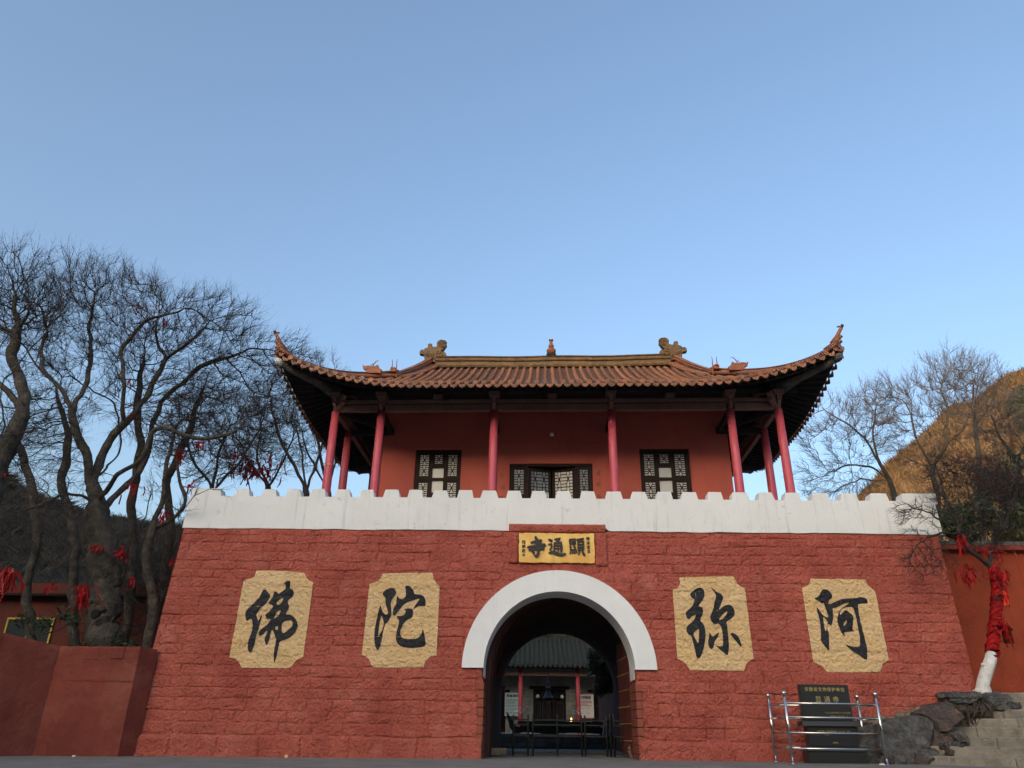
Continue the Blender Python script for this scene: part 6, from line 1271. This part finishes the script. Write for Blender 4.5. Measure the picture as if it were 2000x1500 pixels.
# ribbons
def ribbon_strip(mb, p, d, L_, w, rr, tw=.5):
    n_ = 7; u = Vector(d).normalized(); side = Vector((math.cos(rr.uniform(-.9, .9)), math.sin(rr.uniform(-.9, .9)), rr.uniform(-.3, .3))); prev = []
    q = Vector(p); vs_ = []
    for i in range(n_):
        s2 = (side-u*side.dot(u)).normalized(); vs_ += [q-s2*w/2, q+s2*w/2]
        q = q+u*L_/(n_-1); u = (u+Vector((rr.uniform(-.35, .35), rr.uniform(-.2, .2), -.3))).normalized(); side = side+Vector((rr.uniform(-tw, tw), rr.uniform(-tw, tw), 0))
    mb.add(vs_, [(2*i, 2*i+1, 2*i+3, 2*i+2) for i in range(n_-1)])
def ribbons(label, p, n, L_, w, spread, seed, mats=('ribbon',), parts=True, name='ribbon_bunch'):
    rr = random.Random(seed); t = thing(name, label, 'ribbons', tuple(p), group='red prayer ribbons tied to the trees')
    for k in range(n):
        b = MB(); a = Vector((rr.gauss(0, spread[0]), rr.gauss(0, spread[1]), rr.gauss(0, spread[2])))
        ribbon_strip(b, a, (rr.uniform(-.45, .45), rr.uniform(-.3, .3), rr.uniform(-1.5, -.1)), L_*rr.uniform(.5, 1.2), w*rr.uniform(.7, 1.3), rr)
        part('ribbon', b, M[rr.choice(mats)], t)
    b = MB(); 
    for k in range(4): b.tube([(rr.gauss(0, spread[0]), rr.gauss(0, spread[1]), rr.gauss(0, spread[2])) for _ in range(3)], w*.22, 5)
    part('knot', b, M[mats[0]], t); return t
BU = [('bright red ribbon bunch with long tails on a twig in front of the hollow trunk',(-9.172,-0.9,3.045),30,0.46,0.032,(0.12,0.04,0.03),0),('red and faded pink ribbon bunch hanging at the left edge above the low wall',(-10.778,-1.0,3.326),32,0.46,0.034,(0.1,0.05,0.06),1),('large crimson ribbon mass on the limb left of the pavilion',(-7.822,3.5,7.18),90,0.3,0.042,(0.36,0.14,0.2),3),('loose red ribbons left of the crimson mass above the merlons',(-8.31,3.2,7.485),16,0.22,0.035,(0.18,0.08,0.1),0),('small ribbon knot beneath the bent pale limb',(-7.961,0.4,6.704),12,0.16,0.035,(0.1,0.04,0.06),0),('narrow ribbon group hanging under the bent limb near the parapet end',(-8.311,0.2,6.366),9,0.22,0.03,(0.06,0.04,0.07),0),('ribbon sprig hanging above the end merlon',(-7.96,0.3,5.635),12,0.18,0.03,(0.05,0.04,0.05),0),('red ribbons on the forked branch left of the parapet end',(-8.521,0.5,4.98),12,0.2,0.03,(0.06,0.04,0.06),0),('ribbons tied on the fork above the old trunk',(-9.292,0.2,5.569),14,0.2,0.03,(0.1,0.05,0.07),0),('ribbons wound around the old trunk at its waist',(-9.896,0.35,4.173),14,0.16,0.035,(0.12,0.03,0.03),0),('crimson ribbons on the right flank of the old trunk',(-9.291,0.45,4.118),18,0.18,0.04,(0.09,0.04,0.05),0),('red ribbons in the upper crown of the old tree',(-10.532,0.6,10.672),9,0.16,0.022,(0.16,0.08,0.06),3),('single bunch of ribbons below the upper crown branch',(-9.644,0.5,10.251),5,0.18,0.03,(0.04,0.04,0.05),3),('ribbons high in the crown directly right of the trunk line',(-10.04,0.5,10.677),6,0.14,0.02,(0.16,0.08,0.04),3),('ribbon hanging midway in the old crown',(-10.158,0.5,8.441),4,0.18,0.03,(0.02,0.02,0.05),3),('small ribbon tied on the diagonal limb',(-9.943,0.6,7.534),6,0.1,0.02,(0.05,0.03,0.03),3),('single red streamer right of the old trunk',(-8.493,-0.4,3.332),4,0.26,0.06,(0.02,0.02,0.02),0),('red ribbons by the gate wall edge at the left',(-7.987,0.2,3.81),5,0.16,0.03,(0.02,0.02,0.05),0),('small ribbons at the left edge under the dark slope',(-12.104,-0.3,5.7),10,0.16,0.035,(0.08,0.04,0.05),0),('ribbons on the low twigs left of the hollow trunk',(-10.378,-0.2,3.187),9,0.14,0.03,(0.1,0.05,0.05),0),('red ribbons hanging from the fork of the whitewashed tree',(9.399,-0.35,3.727),20,0.26,0.035,(0.12,0.04,0.06),0),('ribbon clump drooping left of the whitewashed tree stem',(9.325,-0.35,3.511),16,0.18,0.035,(0.06,0.04,0.08),0),('ribbons around the top of the whitewashed tree stem',(10.133,-0.2,3.655),30,0.2,0.035,(0.09,0.06,0.09),0),('orange red ribbons on the right of the wrapped stem',(10.066,-0.3,3.21),8,0.24,0.05,(0.02,0.02,0.06),2),('ribbon tails on the lower right of the wrapped stem',(9.887,-0.3,2.537),14,0.22,0.035,(0.05,0.03,0.14),0),('red ribbons in the twigs above the orange wall',(9.287,-0.5,4.261),8,0.26,0.045,(0.06,0.04,0.08),0),('faded ribbons among the twigs at the right edge',(10.332,0.1,4.273),14,0.18,0.035,(0.22,0.1,0.08),1)]
for k, (lb, p, n, L_, w, s, m) in enumerate(BU):
    ribbons(lb, p, n, L_, w, s, 300+k, (('ribbon', 'ribbon_dark'), ('ribbon', 'ribbon_pale', 'ribbon'), ('ribbon_orange', 'ribbon'), ('ribbon_dark',))[m])
# ribbon wrapping round the stem
wr = thing('ribbon_wrapping', 'tight red ribbon windings around the stem of the whitewashed tree', 'ribbons', tuple(W_t[2]))
rr = random.Random(5); seg = [Vector(p) for p in W_t[2:7]]
for k in range(84):
    t_ = k/84*(len(seg)-1.01)+.35; t_ = min(t_, len(seg)-1.01); i = int(t_); c = seg[i].lerp(seg[i+1], t_-i)-seg[0]; b = MB(); a0 = rr.uniform(0, 6.28); tl_ = rr.uniform(-.6, .6); r0 = .118-.018*t_/4
    vs_ = []
    for j in range(11):
        a = a0+j*.63; z = math.sin(a)*tl_*r0*2; q = c+Vector((math.cos(a)*(r0+.012*rr.random()), math.sin(a)*(r0+.012*rr.random()), z)); vs_ += [q+Vector((0, 0, -.022)), q+Vector((0, 0, .022))]
    b.add(vs_, [(2*j, 2*j+2, 2*j+3, 2*j+1) for j in range(10)])
    if k % 2: ribbon_strip(b, q, (rr.uniform(-.5, .9), -.4, rr.uniform(-.6, .3)), rr.uniform(.08, .2), .03, rr)
    part('winding', b, M[rr.choice(('ribbon', 'ribbon', 'ribbon_dark'))], wr)
# trees beyond the parapet at right
RT = [{'b': (14.523,13.0,6.808),'m': [(14.908,13.0,9.081),(14.876,13.0,9.943),(14.57,13.0,10.825)],'L': [[(14.876,13.0,9.943),(14.211,13.0,10.6),(13.168,13.0,10.637),(12.245,13.0,10.143)],[(14.57,13.0,10.825),(14.235,13.0,11.845),(13.697,13.0,12.422),(12.735,13.0,13.125)],[(14.876,13.0,9.943),(13.689,13.0,10.044),(12.552,13.0,9.492)],[(14.57,13.0,10.825),(14.577,13.0,11.962),(15.001,13.0,13.376)]],'c': [(260,(13.4,13.0,11.955),(2.3,1.6,1.7)),(170,(14.648,13.0,12.898),(1.3,1.3,1.5)),(120,(12.418,13.0,9.925),(1.8,1.2,0.9))],'d': 13},{'b': (15.625,12.0,6.607),'m': [(16.068,12.0,8.801),(16.138,12.0,10.165)],'L': [[(16.138,12.0,10.165),(15.79,12.0,11.36),(15.825,12.0,12.485),(15.713,12.0,12.944)],[(16.138,12.0,10.165),(16.931,12.0,11.147),(17.381,12.0,12.723),(17.291,12.0,13.418)],[(16.138,12.0,10.165),(15.398,12.0,10.483),(14.979,12.0,10.915)],[(16.931,12.0,11.147),(17.747,12.0,11.818),(18.385,12.0,12.728)]],'c': [(240,(15.664,12.0,12.713),(1.7,1.4,1.6)),(260,(17.768,12.0,13.656),(1.7,1.4,1.7)),(140,(15.996,12.0,11.362),(1.5,1.2,1.2))],'d': 12},{'b': (18.466,14.0,7.055),'m': [(18.955,14.0,9.401),(19.344,14.0,11.206),(19.604,14.0,12.859)],'L': [[(19.604,14.0,12.859),(19.859,14.0,14.335),(20.225,14.0,15.352)],[(19.344,14.0,11.206),(20.303,14.0,12.147),(21.309,14.0,12.629)],[(19.604,14.0,12.859),(20.52,14.0,13.841),(21.186,14.0,15.1)]],'c': [(280,(19.695,14.0,14.586),(1.7,1.4,1.5)),(220,(20.345,14.0,13.594),(1.6,1.3,1.5))],'d': 14},{'b': (17.646,10.0,6.203),'m': [(18.03,10.0,8.239),(18.181,10.0,9.805)],'L': [[(18.181,10.0,9.805),(17.79,10.0,10.82),(17.677,10.0,11.87)],[(18.181,10.0,9.805),(18.935,10.0,10.827)]],'c': [(240,(18.267,10.0,10.823),(1.8,1.4,1.6))],'d': 10}]
RL = ['bare tree with wide left reaching limbs behind the right battlements', 'forked bare tree in front of the golden hill behind the last merlon', 'tall bare tree against the upper golden hill slope', 'bare tree at the right edge above the evergreen bushes']
for k, t_ in enumerate(RT):
    att = np.concatenate([ell(n, c, r, 200+10*k+j) for j, (n, c, r) in enumerate(t_['c'])])
    make_tree('bare_tree', RL[k], [([t_['b']]+t_['m'], None)]+[(l[1:], l[0]) for l in t_['L']], np.concatenate([att, att+.3]), .13, .008, seed=70+k, twigs=4, twig_len=.55, step=.25, di=2.1, dk=.38, rmin=.03, twig_r=.006, m_bark='bark_dark', m_twig='twig_far', wig=.22, group='bare trees in front of the golden hill')
SM = [{'b': (12.477,16.0,7.643),'c': (12.858,16.0,10.048),'r': (1.0,0.8,0.8)},{'b': (14.229,15.0,7.441),'c': (14.709,15.0,10.0),'r': (1.2,0.9,0.8)}]
for k, t_ in enumerate(SM): make_tree('bare_tree', ['low bare tree showing between merlons right of the pavilion columns', 'low bare tree behind merlons at the foot of the golden hill'][k], [([t_['b'], tuple(np.array(t_['c'])+np.array([0, 0, -.5]))], None)], ell(130, t_['c'], t_['r'], 240+k), .07, .008, seed=80+k, twigs=2, twig_len=.4, step=.25, di=1.9, dk=.45, rmin=.03, twig_r=.005, m_bark='bark_dark', m_twig='twig_far')
EG = [('dense dark evergreen bush above the orange wall behind the tree fork',[(11.409,3.0,5.749),(11.981,3.0,5.892),(12.446,3.0,5.62),(11.577,3.0,5.339),(11.194,3.0,5.404),(11.124,3.0,5.678)],[0.45,0.45,0.45,0.35,0.3,0.3],3400,0.06,'leaf'),('olive green bush at the right edge above the wall coping',[(12.686,2.6,5.653),(12.605,2.6,5.117),(12.251,2.6,5.247)],[0.4,0.4,0.35],2000,0.05,'leaf_olive'),('dark leafy tree behind the bushes at the right edge',[(14.544,5.0,7.555),(13.856,5.0,7.233),(14.628,5.0,6.77)],[0.8,0.6,0.6],3200,0.06,'leaf'),('dull red leaved shrub in front of the golden hill at the right',[(12.784,4.5,7.615),(13.412,4.5,7.462),(13.922,4.5,7.155)],[0.6,0.6,0.5],1300,0.05,'red_leaf')]
for k, (lb, cs, rs, n, s, m) in enumerate(EG): shrub(lb, cs, rs, n, s, m, 400+k, name='evergreen_shrub' if m != 'red_leaf' else 'red_shrub')
pn = [(54.502,60.0,33.436),(55.352,60.0,35.305),(54.447,60.0,34.675)]
shrub('dark conifer on the golden hill at the right edge', [pn[0], pn[1], pn[2], (pn[0][0]+1.5, pn[0][1], pn[0][2]+1.8), (pn[0][0]+.6, pn[0][1], pn[0][2]-1.8)], [1.6, 1.2, .9, 1.1, 1.3], 3800, .16, 'pine', 420, name='conifer', cat='conifer')
# dark slope planting behind the orange wall
shrub('dark evergreen foliage hanging at the right side of the court beyond the passage', [(2.531,12.0,2.643),(2.789,12.0,2.217),(2.631,12.0,1.877),(2.87,12.0,1.964),(2.451,12.0,2.989)], [.34, .36, .3, .3, .3], 2600, .05, 'leaf_olive', 431, name='court_tree', cat='tree')

# ------------------------------------------------ stela and its steel railing
ste = thing('stone_stela', 'polished black stone stela with small gold inscriptions standing inside a steel railing', 'stela', (5.85, -.62, .0))
def sb_(nm, x0, x1, y0, y1, z0_, z1_, t=0): b = MB(); b.box(x0, x1, y0, y1, z0_, z1_, taper=t); return bev(part(nm, b, M['granite'], ste), .008)
sb_('upper_slab', -.49, .47, -.06, .06, .72, 1.37); sb_('ledge', -.56, .56, -.15, .15, .62, .715, .015); sb_('middle_slab', -.46, .48, -.09, .09, .27, .615); sb_('lower_ledge', -.55, .60, -.19, .19, .19, .265, .01); sb_('base', -.53, .58, -.17, .17, -.06, .185)
def tx(s, size, x, z, y=-.063, m='gold_text', sp=1.0, bold=0): return link('inscription', text_mesh(s, size, M[m], .001, bold, 'inscription', spacing=sp), ste, loc=(x, y, z), rot=FRONT)
tx('安徽省文物保护单位', .078, .0, 1.275, sp=1.24, bold=.0005); tx('显通寺', .125, .02, 1.09, sp=1.7, bold=0)
tx('一九八九年五月二十七日公布', .038, .18, .86, sp=1.05); tx('安徽省人民政府  立', .038, .20, .795, sp=1.2)
tx('保护范围：寺院围墙起东、南、西、北各', .034, .04, .535, -.093, sp=1.05); tx('20米。', .04, -.08, .48, -.093); tx('300米。', .04, .06, .335, -.093)
rl = thing('steel_railing', 'polished steel railing with ball topped posts around the black stela', 'railing', (0, 0, 0))
PF = {'nl': (4.82, -1.40), 'nr': (6.55, -1.30), 'fl': (4.85, -.30), 'fr': (6.62, -.28)}
for k, (x, y) in PF.items():
    b = MB(); b.tube([(x, y, -.02), (x, y, 1.13)], .027, 12); p_ = part('post', b, M['steel'], rl, True)
    b = MB(); b.lathe([(.001, -.048)]+[(.048*math.sin(R(a)), -.048*math.cos(R(a))) for a in range(18, 180, 18)]+[(.001, .048)], (x, y, 1.17), 14); part('ball_cap', b, M['steel'], p_, True)
    b = MB(); b.lathe([(.075, 0), (.07, .012), (.03, .016)], (x, y, -.012), 14); part('floor_flange', b, M['steel'], p_, True)
for z in (.24, .50, .76, 1.00):
    for a, c in (('nl', 'nr'), ('nl', 'fl'), ('nr', 'fr'), ('fl', 'fr')):
        b = MB(); b.tube([(*PF[a], z), (*PF[c], z)], .018, 10); part('rail', b, M['steel'], rl, True)
# litter
b = MB(); b.box(-.03, .03, -.02, .02, 0, .05); tag(link('litter', b.mesh('litter', M['cream']), loc=((-4.631,-0.5,-0.06)[0], -.5, -.06)), 'tiny yellowish scrap on the paving at the foot of the wall below the leftmost panel', 'litter')
b = MB(); b.box(-.03, .03, -.02, .02, 0, .025, taper=.005); tag(link('litter', b.mesh('litter', M['paper']), loc=(-8.45, -1.1, -.075)), 'tiny white scrap on the paving before the low wall', 'litter')
b = MB(); b.box(-.05, .04, -.02, .03, 0, .02, taper=.006); tag(link('litter', b.mesh('litter', M['paper']), loc=(6.35, -1.55, -.0)), 'crumpled white scrap on the paving at the right foot of the railing', 'litter')
